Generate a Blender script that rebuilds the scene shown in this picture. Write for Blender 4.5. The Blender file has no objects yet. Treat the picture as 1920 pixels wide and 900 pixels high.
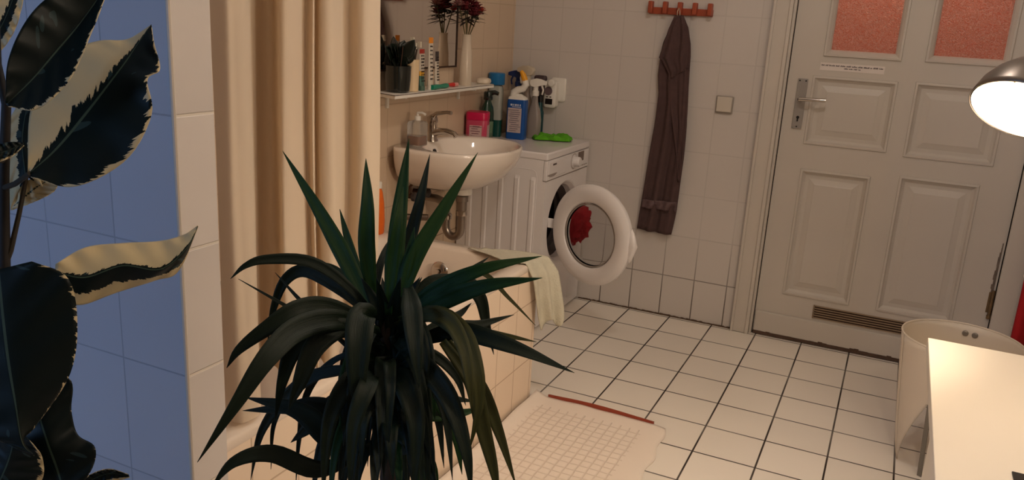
import bpy, bmesh, math, random
from mathutils import Vector, Matrix, noise
random.seed(7)
C = bpy.context.scene.collection
sc = bpy.context.scene

# ------------------------------------------------------------------ camera
CAM = Vector((1.29592, -3.83436, 1.39682))
YAW, PIT, ROL, FPX = -0.42993, 0.264834, 0.0578895, 1536.74
def cam_axes():
    cy, sy, cp, sp = math.cos(YAW), math.sin(YAW), math.cos(PIT), math.sin(PIT)
    f = Vector((sy*cp, cy*cp, -sp)); r = Vector((cy, -sy, 0)); u = r.cross(f)
    c, s = math.cos(ROL), math.sin(ROL)
    return c*r + s*u, -s*r + c*u, f
RT, UP, FW = cam_axes()
cd = bpy.data.cameras.new('camera'); cam = bpy.data.objects.new('camera', cd); C.objects.link(cam)
m = Matrix((RT, UP, -FW)).transposed().to_4x4(); m.translation = CAM
cam.matrix_world = m
cd.sensor_width = 36; cd.lens = FPX/1920*36; cd.clip_start = .02
sc.camera = cam

# ------------------------------------------------------------------ world, exposure, big lights
w = bpy.data.worlds.new('dusk'); sc.world = w; w.use_nodes = True
w.node_tree.nodes['Background'].inputs[0].default_value = (.25, .42, .8, 1)
w.node_tree.nodes['Background'].inputs[1].default_value = .6
sc.view_settings.view_transform = 'Standard'; sc.view_settings.look = 'None'
sc.view_settings.gamma = 1; sc.view_settings.use_curve_mapping = False
sc.view_settings.exposure = 0.0
def lamp(name, kind, loc, energy, col, size=.1, rot=None, **k):
    l = bpy.data.lights.new(name, kind); l.energy = energy; l.color = col
    if kind == 'AREA':
        l.shape = 'RECTANGLE'; l.size = size[0]; l.size_y = size[1]
    else: l.shadow_soft_size = size
    for a, b in k.items(): setattr(l, a, b)
    o = bpy.data.objects.new(name, l); C.objects.link(o); o.location = loc
    if rot: o.rotation_euler = rot
    return o
WIN_E, CEIL_E, DESK_E, HALL_E, FILL_E = 20, 18, 2.2, 60, 19
WIN_POS = (-.85, -5.32, 1.35)
lamp('window_daylight', 'AREA', WIN_POS, WIN_E, (.30, .55, 1), (.6, .9), (math.radians(90), 0, 0))
CEIL_POS = (.95, -1.75, 2.42)
lamp('ceiling_lamp_light', 'POINT', CEIL_POS, CEIL_E, (1, .91, .84), .07)
FILL_POS = (1.96, -2.76, 1.98)
lamp('fill_lamp_light', 'POINT', FILL_POS, FILL_E, (1, .81, .63), .05)  # unseen lamp added to brighten the bath side and floor
lamp('hall_light', 'POINT', (1.25, 1.0, 2.2), HALL_E, (1, .55, .38), .1)

# ------------------------------------------------------------------ pixel helpers (measured rays of the photo)
def ray(x, y): return RT*((x-960)/FPX) + UP*(-(y-450)/FPX) + FW
def P(x, y, ax, v):
    d = ray(x, y); return CAM + d*((v-CAM[ax])/d[ax])
def PD(x, y, depth): return CAM + ray(x, y)*depth
def ppm(p): return FPX/((Vector(p)-CAM).dot(FW))

# ------------------------------------------------------------------ materials
def nm(name):
    mt = bpy.data.materials.new(name); mt.use_nodes = True
    return mt, mt.node_tree.nodes, mt.node_tree.links, mt.node_tree.nodes['Principled BSDF']
def lin(c):
    return tuple((v/12.92 if v <= .04045 else ((v+.055)/1.055)**2.4) for v in [q/255 for q in c])+(1,)
def mat(name, rgb, rough=.5, metal=0, var=.06, scale=8, bump=0, bscale=60, trans=0, coat=0, emit=None, alpha=1, sss=0, ior=1.45):
    mt, n, l, b = nm(name)
    c = lin(rgb)
    tc = n.new('ShaderNodeTexCoord'); no = n.new('ShaderNodeTexNoise'); no.inputs['Scale'].default_value = scale; no.inputs['Detail'].default_value = 4
    l.new(tc.outputs['Object'], no.inputs['Vector'])
    mx = n.new('ShaderNodeMix'); mx.data_type = 'RGBA'
    mx.inputs[6].default_value = tuple(v*(1-var) for v in c[:3])+(1,); mx.inputs[7].default_value = tuple(min(1, v*(1+var)) for v in c[:3])+(1,)
    l.new(no.outputs['Fac'], mx.inputs[0]); l.new(mx.outputs[2], b.inputs['Base Color'])
    b.inputs['Roughness'].default_value = rough; b.inputs['Metallic'].default_value = metal
    b.inputs['Transmission Weight'].default_value = trans; b.inputs['Coat Weight'].default_value = coat
    b.inputs['IOR'].default_value = ior
    if sss: b.inputs['Subsurface Weight'].default_value = sss; b.inputs['Subsurface Radius'].default_value = (.02, .015, .01)
    if alpha < 1: b.inputs['Alpha'].default_value = alpha
    if emit:
        b.inputs['Emission Color'].default_value = lin(emit[0]); b.inputs['Emission Strength'].default_value = emit[1]
    if bump:
        nb = n.new('ShaderNodeTexNoise'); nb.inputs['Scale'].default_value = bscale; l.new(tc.outputs['Object'], nb.inputs['Vector'])
        bp = n.new('ShaderNodeBump'); bp.inputs['Strength'].default_value = bump; bp.inputs['Distance'].default_value = .004
        l.new(nb.outputs['Fac'], bp.inputs['Height']); l.new(bp.outputs['Normal'], b.inputs['Normal'])
    return mt
def tile_mat(name, axes, size, off, gw, rgb, grgb, rough=.18, soft=.3, ztop=None, paint=None, var=.05, zfade=None, bump=.35):
    """glazed tiles: grid of grout lines over the two world axes given (objects carry world coordinates)."""
    mt, n, l, b = nm(name)
    g = n.new('ShaderNodeNewGeometry'); sx = n.new('ShaderNodeSeparateXYZ'); l.new(g.outputs['Position'], sx.inputs[0])
    def M(op, a, bb=None, clamp=False):
        q = n.new('ShaderNodeMath'); q.operation = op; q.use_clamp = clamp
        for i, v in enumerate((a, bb)):
            if v is None: continue
            if isinstance(v, (int, float)): q.inputs[i].default_value = v
            else: l.new(v, q.inputs[i])
        return q.outputs[0]
    ms = []; ids = []
    for k in (0, 1):
        c = sx.outputs[axes[k]]
        t = M('DIVIDE', M('SUBTRACT', c, off[k]), size[k]); ids.append(M('FLOOR', t))
        f = M('FRACT', t); d = M('MINIMUM', f, M('SUBTRACT', 1, f)); d = M('MULTIPLY', d, size[k])
        ms.append(M('SUBTRACT', 1, M('DIVIDE', M('SUBTRACT', d, gw*.5*(1-soft)), gw*soft+1e-5), True))
    mask = M('MAXIMUM', ms[0], ms[1])
    if ztop is not None:
        mask = M('MULTIPLY', mask, M('LESS_THAN', sx.outputs['Z'], ztop))
    wn = n.new('ShaderNodeTexWhiteNoise'); wn.noise_dimensions = '2D'; cb = n.new('ShaderNodeCombineXYZ')
    l.new(ids[0], cb.inputs[0]); l.new(ids[1], cb.inputs[1]); l.new(cb.outputs[0], wn.inputs['Vector'])
    no = n.new('ShaderNodeTexNoise'); no.inputs['Scale'].default_value = 5; no.inputs['Detail'].default_value = 5; l.new(g.outputs['Position'], no.inputs['Vector'])
    f1 = M('MULTIPLY', M('ADD', wn.outputs['Value'], no.outputs['Fac']), .5)
    c = lin(rgb); mx = n.new('ShaderNodeMix'); mx.data_type = 'RGBA'
    mx.inputs[6].default_value = tuple(v*(1-var) for v in c[:3])+(1,); mx.inputs[7].default_value = tuple(min(1, v*(1+var)) for v in c[:3])+(1,)
    l.new(f1, mx.inputs[0])
    no2 = n.new('ShaderNodeTexNoise'); no2.inputs['Scale'].default_value = 3; no2.inputs['Detail'].default_value = 3; l.new(g.outputs['Position'], no2.inputs['Vector'])
    gm = M('MULTIPLY', mask, M('ADD', .55, M('MULTIPLY', no2.outputs['Fac'], .8), True), True)
    if zfade:   # grout lines stronger near the floor
        z0, z1, lo = zfade
        gm = M('MULTIPLY', gm, M('MAXIMUM', lo, M('DIVIDE', M('SUBTRACT', z1, sx.outputs['Z']), z1-z0)), True)
    mx2 = n.new('ShaderNodeMix'); mx2.data_type = 'RGBA'; l.new(gm, mx2.inputs[0]); l.new(mx.outputs[2], mx2.inputs[6]); mx2.inputs[7].default_value = lin(grgb)
    l.new(mx2.outputs[2], b.inputs['Base Color'])
    l.new(M('ADD', rough, M('MULTIPLY', mask, .5)), b.inputs['Roughness'])
    nw = n.new('ShaderNodeTexNoise'); nw.inputs['Scale'].default_value = 7; l.new(g.outputs['Position'], nw.inputs['Vector'])
    h = M('ADD', M('MULTIPLY', nw.outputs['Fac'], .25), M('MULTIPLY', gm, -1))
    bp = n.new('ShaderNodeBump'); bp.inputs['Strength'].default_value = bump; bp.inputs['Distance'].default_value = .004
    l.new(h, bp.inputs['Height']); l.new(bp.outputs['Normal'], b.inputs['Normal'])
    return mt

M_floor = tile_mat('floor_tiles', 'XY', (.21, .21), (0, 0), .0062, (242, 233, 221), (38, 24, 16), rough=.3, soft=.3, var=.05)
M_back = tile_mat('back_wall_tiles', 'XZ', (.158, .2079), (.045, 0), .0048, (206, 198, 191), (100, 88, 80), rough=.3, zfade=(.1, .5, .13), var=.02)
M_left = tile_mat('left_wall_tiles', 'YZ', (.158, .2079), (.0, 0), .005, (206, 182, 156), (150, 126, 104), rough=.28, var=.03, zfade=(.3, .9, .25))
M_side = tile_mat('side_wall_tiles', 'YZ', (.158, .2079), (0, 0), .005, (216, 208, 200), (150, 135, 120), rough=.35)
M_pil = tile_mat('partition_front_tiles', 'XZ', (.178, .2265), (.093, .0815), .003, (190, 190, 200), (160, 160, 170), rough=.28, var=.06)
M_pilx = tile_mat('partition_edge_tiles', 'YZ', (.5, .2265), (-3.1, .0815), .005, (214, 206, 200), (225, 215, 200), rough=.14, var=.1, bump=.6)
M_apron = tile_mat('bath_apron_tiles', 'YZ', (.145, .2265), (-1.805, -.045), .004, (236, 214, 190), (198, 172, 146), rough=.4, var=.03)
M_plaster = mat('plaster', (214, 205, 192), .8, bump=.1, bscale=20)
M_front = mat('front_room_paint', (120, 112, 104), .85, bump=.1, bscale=20)
M_ceil = mat('ceiling_paint', (235, 230, 220), .9)
M_door = mat('door_paint', (198, 190, 180), .42, var=.06, scale=3, bump=.12, bscale=9)
M_jamb = mat('frame_paint', (202, 193, 182), .45, var=.05, scale=3, bump=.1, bscale=9)
M_gap_shade = mat('dark_gap', (30, 20, 14), .9)
M_white = mat('white_enamel', (226, 220, 218), .25, var=.02, coat=.3)
M_ceramic = mat('white_ceramic', (232, 219, 206), .1, var=.02, coat=.6)
M_acryl = mat('white_acrylic', (228, 212, 196), .18, var=.02, coat=.3)
M_chrome = mat('chrome', (190, 180, 170), .12, 1, var=.05)
M_dull = mat('dull_metal', (160, 150, 140), .35, 1, var=.1)
M_black = mat('black_plastic', (22, 20, 20), .4)
M_rubber = mat('grey_rubber', (70, 62, 60), .7)
M_plastic = mat('white_plastic', (228, 222, 212), .35, var=.03)
M_clear = mat('clear_plastic', (225, 225, 222), .12, trans=.85, ior=1.2)
M_glass = mat('door_bowl_glass', (225, 225, 225), .03, trans=1, ior=1.1)
M_mirror = mat('mirror_silver', (215, 205, 195), .04, 1, var=0)
M_brown = mat('dark_brown_edge', (58, 34, 20), .5)

# ------------------------------------------------------------------ mesh helpers (all coordinates are world coordinates)
WL = {}
def bm_(): return bmesh.new()
def box(bm, a, b):
    x0, y0, z0 = [min(a[i], b[i]) for i in range(3)]; x1, y1, z1 = [max(a[i], b[i]) for i in range(3)]
    v = [bm.verts.new(p) for p in ((x0,y0,z0),(x1,y0,z0),(x1,y1,z0),(x0,y1,z0),(x0,y0,z1),(x1,y0,z1),(x1,y1,z1),(x0,y1,z1))]
    for f in ((0,3,2,1),(4,5,6,7),(0,1,5,4),(1,2,6,5),(2,3,7,6),(3,0,4,7)): bm.faces.new([v[i] for i in f])
    return v
def frame_of(d):
    d = Vector(d).normalized(); a = Vector((0, 0, 1)) if abs(d.z) < .9 else Vector((1, 0, 0))
    u = d.cross(a).normalized(); return u, d.cross(u).normalized()
def tube(bm, pts, r, n=12, cap=True):
    pts = [Vector(p) for p in pts]; R = r if isinstance(r, (list, tuple)) else [r]*len(pts); rings = []
    u = None
    for i, p in enumerate(pts):
        d = (pts[min(i+1, len(pts)-1)]-pts[max(i-1, 0)])
        if u is None: u, v = frame_of(d)
        else:
            dn = d.normalized(); u = (u-dn*u.dot(dn)).normalized(); v = dn.cross(u)
        rings.append([bm.verts.new(p+(u*math.cos(2*math.pi*k/n)+v*math.sin(2*math.pi*k/n))*R[i]) for k in range(n)])
    for a, b in zip(rings, rings[1:]):
        for k in range(n): bm.faces.new((a[k], a[(k+1) % n], b[(k+1) % n], b[k]))
    if cap:
        bm.faces.new(rings[0][::-1]); bm.faces.new(rings[-1])
def lathe(bm, c, prof, axis=(0, 0, 1), n=28, sx=1, sy=1, capb=True, capt=True):
    """prof: list of (radius, height along the axis)"""
    c = Vector(c); d = Vector(axis).normalized()
    u, v = (Vector((1,0,0)), Vector((0,1,0))) if abs(d.z) > .999 else frame_of(d)
    rings = []
    for r, h in prof:
        rings.append([bm.verts.new(c+d*h+(u*math.cos(2*math.pi*k/n)*sx+v*math.sin(2*math.pi*k/n)*sy)*max(r, 1e-4)) for k in range(n)])
    for a, b in zip(rings, rings[1:]):
        for k in range(n): bm.faces.new((a[k], a[(k+1) % n], b[(k+1) % n], b[k]))
    if capb: bm.faces.new(rings[0][::-1])
    if capt: bm.faces.new(rings[-1])
def loft(bm, loops, capb=False, capt=False, closed=True):
    rs = [[bm.verts.new(p) for p in L] for L in loops]; n = len(rs[0])
    for a, b in zip(rs, rs[1:]):
        for k in range(n if closed else n-1): bm.faces.new((a[k], a[(k+1) % n], b[(k+1) % n], b[k]))
    if capb: bm.faces.new(rs[0][::-1])
    if capt: bm.faces.new(rs[-1])
def grid(bm, rows): loft(bm, rows, closed=False)
def rrect(cx, cy, hx, hy, r, z, n=6, rot=0):
    L = []
    for q, (sx_, sy_) in enumerate(((1,1),(-1,1),(-1,-1),(1,-1))):
        for k in range(n+1):
            a = math.pi/2*(q+k/n)
            L.append((sx_*(hx-r)+r*math.cos(a), sy_*(hy-r)+r*math.sin(a)))
    c, s = math.cos(rot), math.sin(rot)
    return [Vector((cx+c*x-s*y, cy+s*x+c*y, z)) for x, y in L]
def obj(name, bm, m, parent=None, smooth=False, bevel=0, solid=0, sub=0, loc=None, auto=True, off=0):
    bmesh.ops.recalc_face_normals(bm, faces=bm.faces)
    pw = WL.get(parent.name, Vector((0,0,0))) if parent else Vector((0,0,0))
    if parent: base = pw
    else:
        if loc is None:
            xs = [v.co for v in bm.verts]; base = Vector(((min(v.x for v in xs)+max(v.x for v in xs))/2, (min(v.y for v in xs)+max(v.y for v in xs))/2, min(v.z for v in xs)))
        else: base = Vector(loc)
    for v in bm.verts: v.co -= base
    me = bpy.data.meshes.new(name); bm.to_mesh(me); bm.free()
    for mm in (m if isinstance(m, (list, tuple)) else [m]): me.materials.append(mm)
    o = bpy.data.objects.new(name, me); C.objects.link(o)
    if parent: o.parent = parent; o.location = (0,0,0)
    else: o.location = base
    WL[o.name] = base.copy()
    if bevel:
        b = o.modifiers.new('bevel', 'BEVEL'); b.width = bevel; b.segments = 3; b.limit_method = 'ANGLE'; b.angle_limit = math.radians(40)
    if solid:
        s = o.modifiers.new('solid', 'SOLIDIFY'); s.thickness = solid; s.offset = off
    if sub:
        s = o.modifiers.new('sub', 'SUBSURF'); s.levels = sub; s.render_levels = sub
    if smooth or bevel:
        for p in me.polygons: p.use_smooth = True
        if not smooth or auto:
            try: me.set_sharp_from_angle(angle=math.radians(42))
            except Exception: pass
    return o
def thing(name, label, cat, loc, group=None):
    o = bpy.data.objects.new(name, None); C.objects.link(o); o.location = loc; WL[o.name] = Vector(loc)
    o['label'] = label; o['category'] = cat
    if group: o['group'] = group
    return o
def tag(o, label, cat, group=None):
    o['label'] = label; o['category'] = cat
    if group: o['group'] = group
    return o
def struct(name, bm, m, parent=None, **k):
    o = obj(name, bm, m, parent, **k)
    if not parent: o['kind'] = 'structure'
    return o
def bx(a, b):
    q = bm_(); box(q, a, b); return q

# ------------------------------------------------------------------ room shell
XL, XR, YB, YF, ZC = -.525, 2.18, .02, -5.2, 2.9
XL2 = -1.5
struct('floor', bx((XL2-.1, YF-.1, -.12), (XR+.1, YB+.35, 0)), M_floor, loc=(0, 0, 0))
struct('ceiling', bx((XL2-.1, YF-.1, ZC), (XR+.1, YB+.1, ZC+.1)), M_ceil, loc=(0, 0, ZC))
DX0, DX1, DZ = .822, 1.79, 2.08
q = bm_(); box(q, (XL-.1, YB, 0), (DX0-.02, YB+.2, ZC)); box(q, (DX1+.02, YB, 0), (XR+.1, YB+.2, ZC)); box(q, (DX0-.02, YB, DZ+.02), (DX1+.02, YB+.2, ZC))
struct('wall_back', q, M_back, loc=(0, YB, 0))
struct('wall_left', bx((XL-.1, -2.79, 0), (XL, YB, ZC)), M_left, loc=(XL, 0, 0))
struct('wall_right', bx((XR, YF, 0), (XR+.1, YB, ZC)), M_plaster, loc=(XR, 0, 0))
struct('wall_left_front', bx((XL2-.1, YF, 0), (XL2, -2.87, ZC)), M_front, loc=(XL2, 0, 0))
PX, PY0, PY1 = .25, -2.875, -2.79
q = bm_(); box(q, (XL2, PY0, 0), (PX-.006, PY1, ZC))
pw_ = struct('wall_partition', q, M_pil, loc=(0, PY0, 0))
struct('partition_edge', bx((PX-.006, PY0-.0, 0), (PX, PY1, ZC)), M_pilx, pw_)
q = bm_(); tube(q, [(PX-.001, PY0+.0005, 0), (PX-.001, PY0+.0005, ZC)], .004, 8); struct('corner_bead', q, M_jamb, pw_, smooth=True)
WX0, WX1, WZ0, WZ1 = WIN_POS[0]-.36, WIN_POS[0]+.36, .85, 1.85
q = bm_(); box(q, (XL2-.1, YF-.1, 0), (WX0, YF, ZC)); box(q, (WX1, YF-.1, 0), (XR+.1, YF, ZC)); box(q, (WX0, YF-.1, 0), (WX1, YF, WZ0)); box(q, (WX0, YF-.1, WZ1), (WX1, YF, ZC))
struct('wall_front', q, M_front, loc=(0, YF, 0))
q = bm_()
for a, b in (((WX0, YF-.07, WZ0), (WX0+.05, YF-.02, WZ1)), ((WX1-.05, YF-.07, WZ0), (WX1, YF-.02, WZ1)), ((WX0, YF-.07, WZ0), (WX1, YF-.02, WZ0+.05)), ((WX0, YF-.07, WZ1-.05), (WX1, YF-.02, WZ1)), (((WX0+WX1)/2-.02, YF-.065, WZ0), ((WX0+WX1)/2+.02, YF-.025, WZ1))): box(q, a, b)
struct('window_1', q, M_jamb)
# hall behind the door
M_hall = mat('hall_red_paint', (190, 92, 66), .8, var=.25, scale=2)
q = bm_(); box(q, (-.2, 2.2, 0), (2.8, 2.3, 2.9)); box(q, (-.3, YB+.2, 0), (-.2, 2.3, 2.9)); box(q, (2.8, YB+.2, 0), (2.9, 2.3, 2.9)); box(q, (-.3, YB+.2, 2.9), (2.9, 2.3, 3)); box(q, (-.3, YB+.35, -.1), (2.9, 2.3, 0))
struct('wall_hall', q, M_hall, loc=(1.2, 2.2, 0))

# door frame (architrave)
q = bm_()
for x0, x1, y in ((.722, .802, YB-.022), (.722, .735, YB-.032), (.790, .806, YB-.030)):
    box(q, (x0, y, 0), (x1, YB, DZ+.09))
box(q, (.806, YB-.01, 0), (.818, YB+.05, DZ))
for x0, x1, y in ((1.7805, 1.872, YB-.022), (1.858, 1.872, YB-.032)):
    box(q, (x0, y, 0), (x1, YB, DZ+.09))
box(q, (.722, YB-.022, DZ+.012), (1.872, YB, DZ+.09))
struct('trim_1', q, M_jamb, bevel=.003)
# uneven dark brown line along the foot of the back wall
q = bm_()
for i in range(60):
    x = -.07+i*.0133
    if x > .722: break
    box(q, (x, YB-.004-.002*random.random(), 0), (x+.0133, YB, .005+.004*random.random()))
struct('trim_2', q, mat('brown_grout', (92, 72, 56), .8, var=.4, scale=30))

# ------------------------------------------------------------------ door leaf with panels
YD = .030                      # front plane of the leaf
dr = bpy.data.objects.new('door_1', None); C.objects.link(dr); dr.location = (DX0, YD, 0); WL[dr.name] = Vector((DX0, YD, 0)); dr['kind'] = 'structure'
glass_r = [(.968, 1.250, 1.325, 1.90), (1.366, 1.645, 1.328, 1.90)]
mids = [(.937, 1.255, .938, 1.215), (1.345, 1.662, .928, 1.220)]
lows = [(.943, 1.212, .232, .803), (1.348, 1.630, .232, .823)]
holes = glass_r+mids+lows
xs = sorted({DX0, DX1-.012, *[v for h in holes for v in h[:2]]}); zs = sorted({.012, 2.06, *[v for h in holes for v in h[2:]]})
q = bm_()
for i in range(len(xs)-1):
    for j in range(len(zs)-1):
        cx, cz = (xs[i]+xs[i+1])/2, (zs[j]+zs[j+1])/2
        if any(h[0] < cx < h[1] and h[2] < cz < h[3] for h in holes): continue
        box(q, (xs[i], YD, zs[j]), (xs[i+1], YD+.04, zs[j+1]))
bmesh.ops.remove_doubles(q, verts=q.verts, dist=1e-5)
# drop internal faces
seen = {}
for f in q.faces: seen.setdefault(tuple(sorted(v.index for v in f.verts)), []).append(f)
q.verts.index_update(); seen = {}
for f in list(q.faces): seen.setdefault(tuple(sorted(v.index for v in f.verts)), []).append(f)
bmesh.ops.delete(q, geom=[f for L in seen.values() if len(L) > 1 for f in L], context='FACES')
obj('door_frame_boards', q, M_door, dr)
def moulding(q, x0, x1, z0, z1, steps):
    """nested rectangles: (inset, y) pairs lofted"""
    L = []
    for ins, y in steps:
        L.append([Vector((x0+ins, y, z0+ins)), Vector((x1-ins, y, z0+ins)), Vector((x1-ins, y, z1-ins)), Vector((x0+ins, y, z1-ins))])
    loft(q, L)
    return L[-1]
for (x0, x1, z0, z1) in mids+lows:
    q = bm_(); L = moulding(q, x0, x1, z0, z1, [(-.012, YD), (-.010, YD-.006), (-.002, YD-.007), (.004, YD+.004), (.014, YD+.013), (.022, YD+.013), (.030, YD+.013), (.052, YD+.006), (.056, YD+.004)])
    q.faces.new([q.verts.new(v) for v in L])
    obj('door_panel', q, M_door, dr)
def patterned_glass():
    mt, n, l, b = nm('patterned_pane')
    g = n.new('ShaderNodeTexCoord'); no = n.new('ShaderNodeTexNoise'); no.inputs['Scale'].default_value = 85; no.inputs['Detail'].default_value = 5; no.inputs['Distortion'].default_value = 2.5
    l.new(g.outputs['Object'], no.inputs['Vector'])
    bp = n.new('ShaderNodeBump'); bp.inputs['Strength'].default_value = 1; bp.inputs['Distance'].default_value = .012; l.new(no.outputs['Fac'], bp.inputs['Height']); l.new(bp.outputs['Normal'], b.inputs['Normal'])
    cr = n.new('ShaderNodeValToRGB'); cr.color_ramp.elements[0].color = lin((236, 160, 132)); cr.color_ramp.elements[0].position = .35; cr.color_ramp.elements[1].color = lin((255, 232, 216)); cr.color_ramp.elements[1].position = .72
    l.new(no.outputs['Fac'], cr.inputs[0]); l.new(cr.outputs[0], b.inputs['Base Color'])
    b.inputs['Roughness'].default_value = .25; b.inputs['Transmission Weight'].default_value = .6
    return mt
M_pane = patterned_glass()
for (x0, x1, z0, z1) in glass_r:
    q = bm_(); moulding(q, x0, x1, z0, z1, [(-.014, YD), (-.012, YD-.009), (-.004, YD-.010), (.002, YD-.004), (.008, YD+.002), (.014, YD+.012), (.014, YD+.02)])
    obj('glazing_bead', q, M_door, dr)
    obj('glass_pane', bx((x0+.002, YD+.014, z0+.002), (x1-.002, YD+.018, z1-.002)), M_pane, dr)
obj('kick_board', bx((DX0+.004, YD-.012, .018), (DX1-.016, YD+.001, .118)), M_door, dr, bevel=.003)
q = bm_()
for i in range(48):
    x = DX0+.003+i*.0197
    box(q, (x, YD-.013, .004), (x+.0197, YD+.03, .019+.007*random.random()**2))
obj('bottom_seal', q, mat('worn_grey_brown', (86, 66, 54), .9, var=.4, scale=25), dr)
# vent grille
ve = bm_(); vx0, vx1, vz0, vz1 = 1.083, 1.475, .134, .190
for k in range(6):
    z = vz0+(vz1-vz0)*k/5; box(ve, (vx0-.004, YD-.006, z-.0022), (vx1+.004, YD+.001, z+.0022))
box(ve, (vx0-.006, YD-.006, vz0-.003), (vx0, YD+.001, vz1+.003)); box(ve, (vx1, YD-.006, vz0-.003), (vx1+.006, YD+.001, vz1+.003))
vg = obj('vent_grille', ve, mat('bronze_slats', (150, 128, 104), .4), dr)
obj('vent_opening', bx((vx0, YD-.0022, vz0), (vx1, YD+.0005, vz1)), mat('brown_vent_shadow', (58, 38, 26), .8), vg)
# handle plate
hp = obj('handle_plate', bx((.866, YD-.008, .990), (.908, YD, 1.209)), mat('brushed_plate', (158, 152, 146), .4, .3), dr, bevel=.002)
q = bm_(); tube(q, [(.887, YD-.006, 1.122), (.887, YD-.05, 1.122)], .0085); tube(q, [(.884, YD-.05, 1.122), (.93, YD-.052, 1.124), (.996, YD-.050, 1.126)], [.0095, .008, .0075])
obj('door_handle', q, M_chrome, hp, smooth=True)
q = bm_(); lathe(q, (.887, YD-.0082, 1.040), [(.0065, 0), (.0065, .001)], (0, -1, 0)); box(q, (.884, YD-.0095, 1.022), (.890, YD-.0075, 1.040)); obj('keyhole', q, M_black, hp)
for x, z in ((.874, 1.200), (.900, 1.200), (.887, .999)):
    q = bm_(); lathe(q, (x, YD-.0078, z), [(.0035, 0), (.0035, .0012)], (0, -1, 0), 10); obj('screw', q, M_black, hp)
# sticker with two rows of small printing
st = obj('sticker', bx((.948, YD-.0012, 1.252), (1.206, YD, 1.284)), mat('pale_sticker', (222, 212, 205), .3), dr)
q = bm_(); x = .952
while x < 1.190:
    wd = random.uniform(.006, .022); xx = x
    while xx < x+wd:
        lw = random.choice((.0012, .0022, .003)); h = random.choice((.0042, .0055, .0065)); box(q, (xx, YD-.0018, 1.2705), (xx+lw, YD-.001, 1.2705+h)); xx += lw+.0009
    x = xx+.0035
x = 1.046
while x < 1.104:
    wd = random.uniform(.006, .018); xx = x
    while xx < x+wd:
        lw = random.choice((.0012, .0022, .003)); h = random.choice((.0042, .0055)); box(q, (xx, YD-.0018, 1.2605), (xx+lw, YD-.001, 1.2605+h)); xx += lw+.0009
    x = xx+.0035
obj('printing', q, mat('dark_ink', (70, 56, 60), .6), st)
# hinge with dark wear marks on the right edge
q = bm_(); tube(q, [(1.772, YD-.008, .29), (1.772, YD-.008, .40)], .007); tube(q, [(1.772, YD-.008, .275), (1.772, YD-.008, .29)], .009); box(q, (1.757, YD-.002, .30), (1.772, YD+.001, .39)); obj('hinge', q, mat('worn_hinge', (120, 98, 70), .45, .6, var=.5, scale=40), dr, smooth=True)
q = bm_()
for k in range(16):
    z = .285+k*.020; ww = .013*math.sin(math.pi*(k+.5)/16)*random.uniform(.5, 1); box(q, (1.768-ww, YD-.0006, z), (1.768+.003, YD+.0005, z+.0205))
obj('wear_mark', q, mat('grimy_wear', (112, 98, 88), .8, var=.5, scale=40), dr)
q = bm_(); box(q, (.815, YD+.004, 0), (DX0+.0005, YD+.03, 2.06)); box(q, (DX1-.03, YD+.041, 0), (DX1+.02, YD+.06, 2.08)); box(q, (DX0-.02, YD+.041, 0), (DX0+.03, YD+.06, 2.08)); box(q, (DX0, YD+.041, 2.03), (DX1, YD+.06, 2.1)); box(q, (DX0-.02, YD+.041, -.01), (DX1, YD+.06, .03)); obj('door_gap', q, M_gap_shade, dr)  # dark boxes stand in for shade in the gap and stop hall light leaking

# ------------------------------------------------------------------ light switch, hook rail, towel
t = thing('light_switch', 'square white light switch on the tiled wall beside the door frame', 'light switch', (.565, YB, 1.03))
obj('switch_frame', bx((.523, YB-.012, 1.026), (.601, YB, 1.104)), mat('switch_frame_grey', (150, 140, 130), .5), t, bevel=.003)
obj('rocker', bx((.528, YB-.019, 1.033), (.596, YB-.008, 1.101)), mat('cream_switch_plastic', (206, 196, 182), .4), t, bevel=.003)
t = thing('hook_rail', 'reddish wooden hook rail with five pegs high on the tiled wall', 'hook rail', (.31, YB, 1.45))
M_wood = mat('red_brown_wood', (158, 72, 44), .45, var=.25, scale=20)
obj('rail', bx((.166, YB-.016, 1.449), (.462, YB, 1.480)), M_wood, t, bevel=.003)
for k in range(5):
    x = .176+k*.0685
    obj('peg', bx((x-.008, YB-.046, 1.452), (x+.012, YB-.012, 1.506)), M_wood, t, bevel=.004)
def cloth_rows(left, right, yb, nu=26, nv=60, fold=.012, seed=0, freq=2.2, slope=0):
    """cloth between two pixel outlines laid in the plane Y = yb, with vertical folds"""
    def samp(L, t):
        s = t*(len(L)-1); i = min(int(s), len(L)-2); f = s-i
        a, b = L[i], L[i+1]; return (a[0]+(b[0]-a[0])*f, a[1]+(b[1]-a[1])*f)
    rows = []
    for j in range(nv+1):
        tt = j/nv; a, b = samp(left, tt), samp(right, tt); row = []
        for i in range(nu+1):
            u = i/nu; pp = P(a[0]+(b[0]-a[0])*u, a[1]+(b[1]-a[1])*u, 1, yb)
            env = min(1, .25+tt*1.5)
            d = fold*env*(math.sin(u*math.pi*freq*2+tt*2.3+seed)+.5*math.sin(u*math.pi*freq*3.7+1+seed*2+tt*1.3)) + .004*noise.noise(Vector((u*3, tt*9, seed)))
            row.append(pp+Vector((0, -abs(fold)-d-slope*tt, 0)))
        rows.append(row)
    return rows
M_towel = mat('dark_brown_terry', (84, 62, 60), .95, var=.2, scale=30, bump=.8, bscale=400)
M_towel2 = mat('dark_brown_band', (98, 76, 76), .7, var=.1, scale=30, bump=.3, bscale=200)
tw = thing('towel', 'long dark brown towel hanging from the middle peg of the hook rail', 'towel', (.31, -.03, .42))
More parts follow.
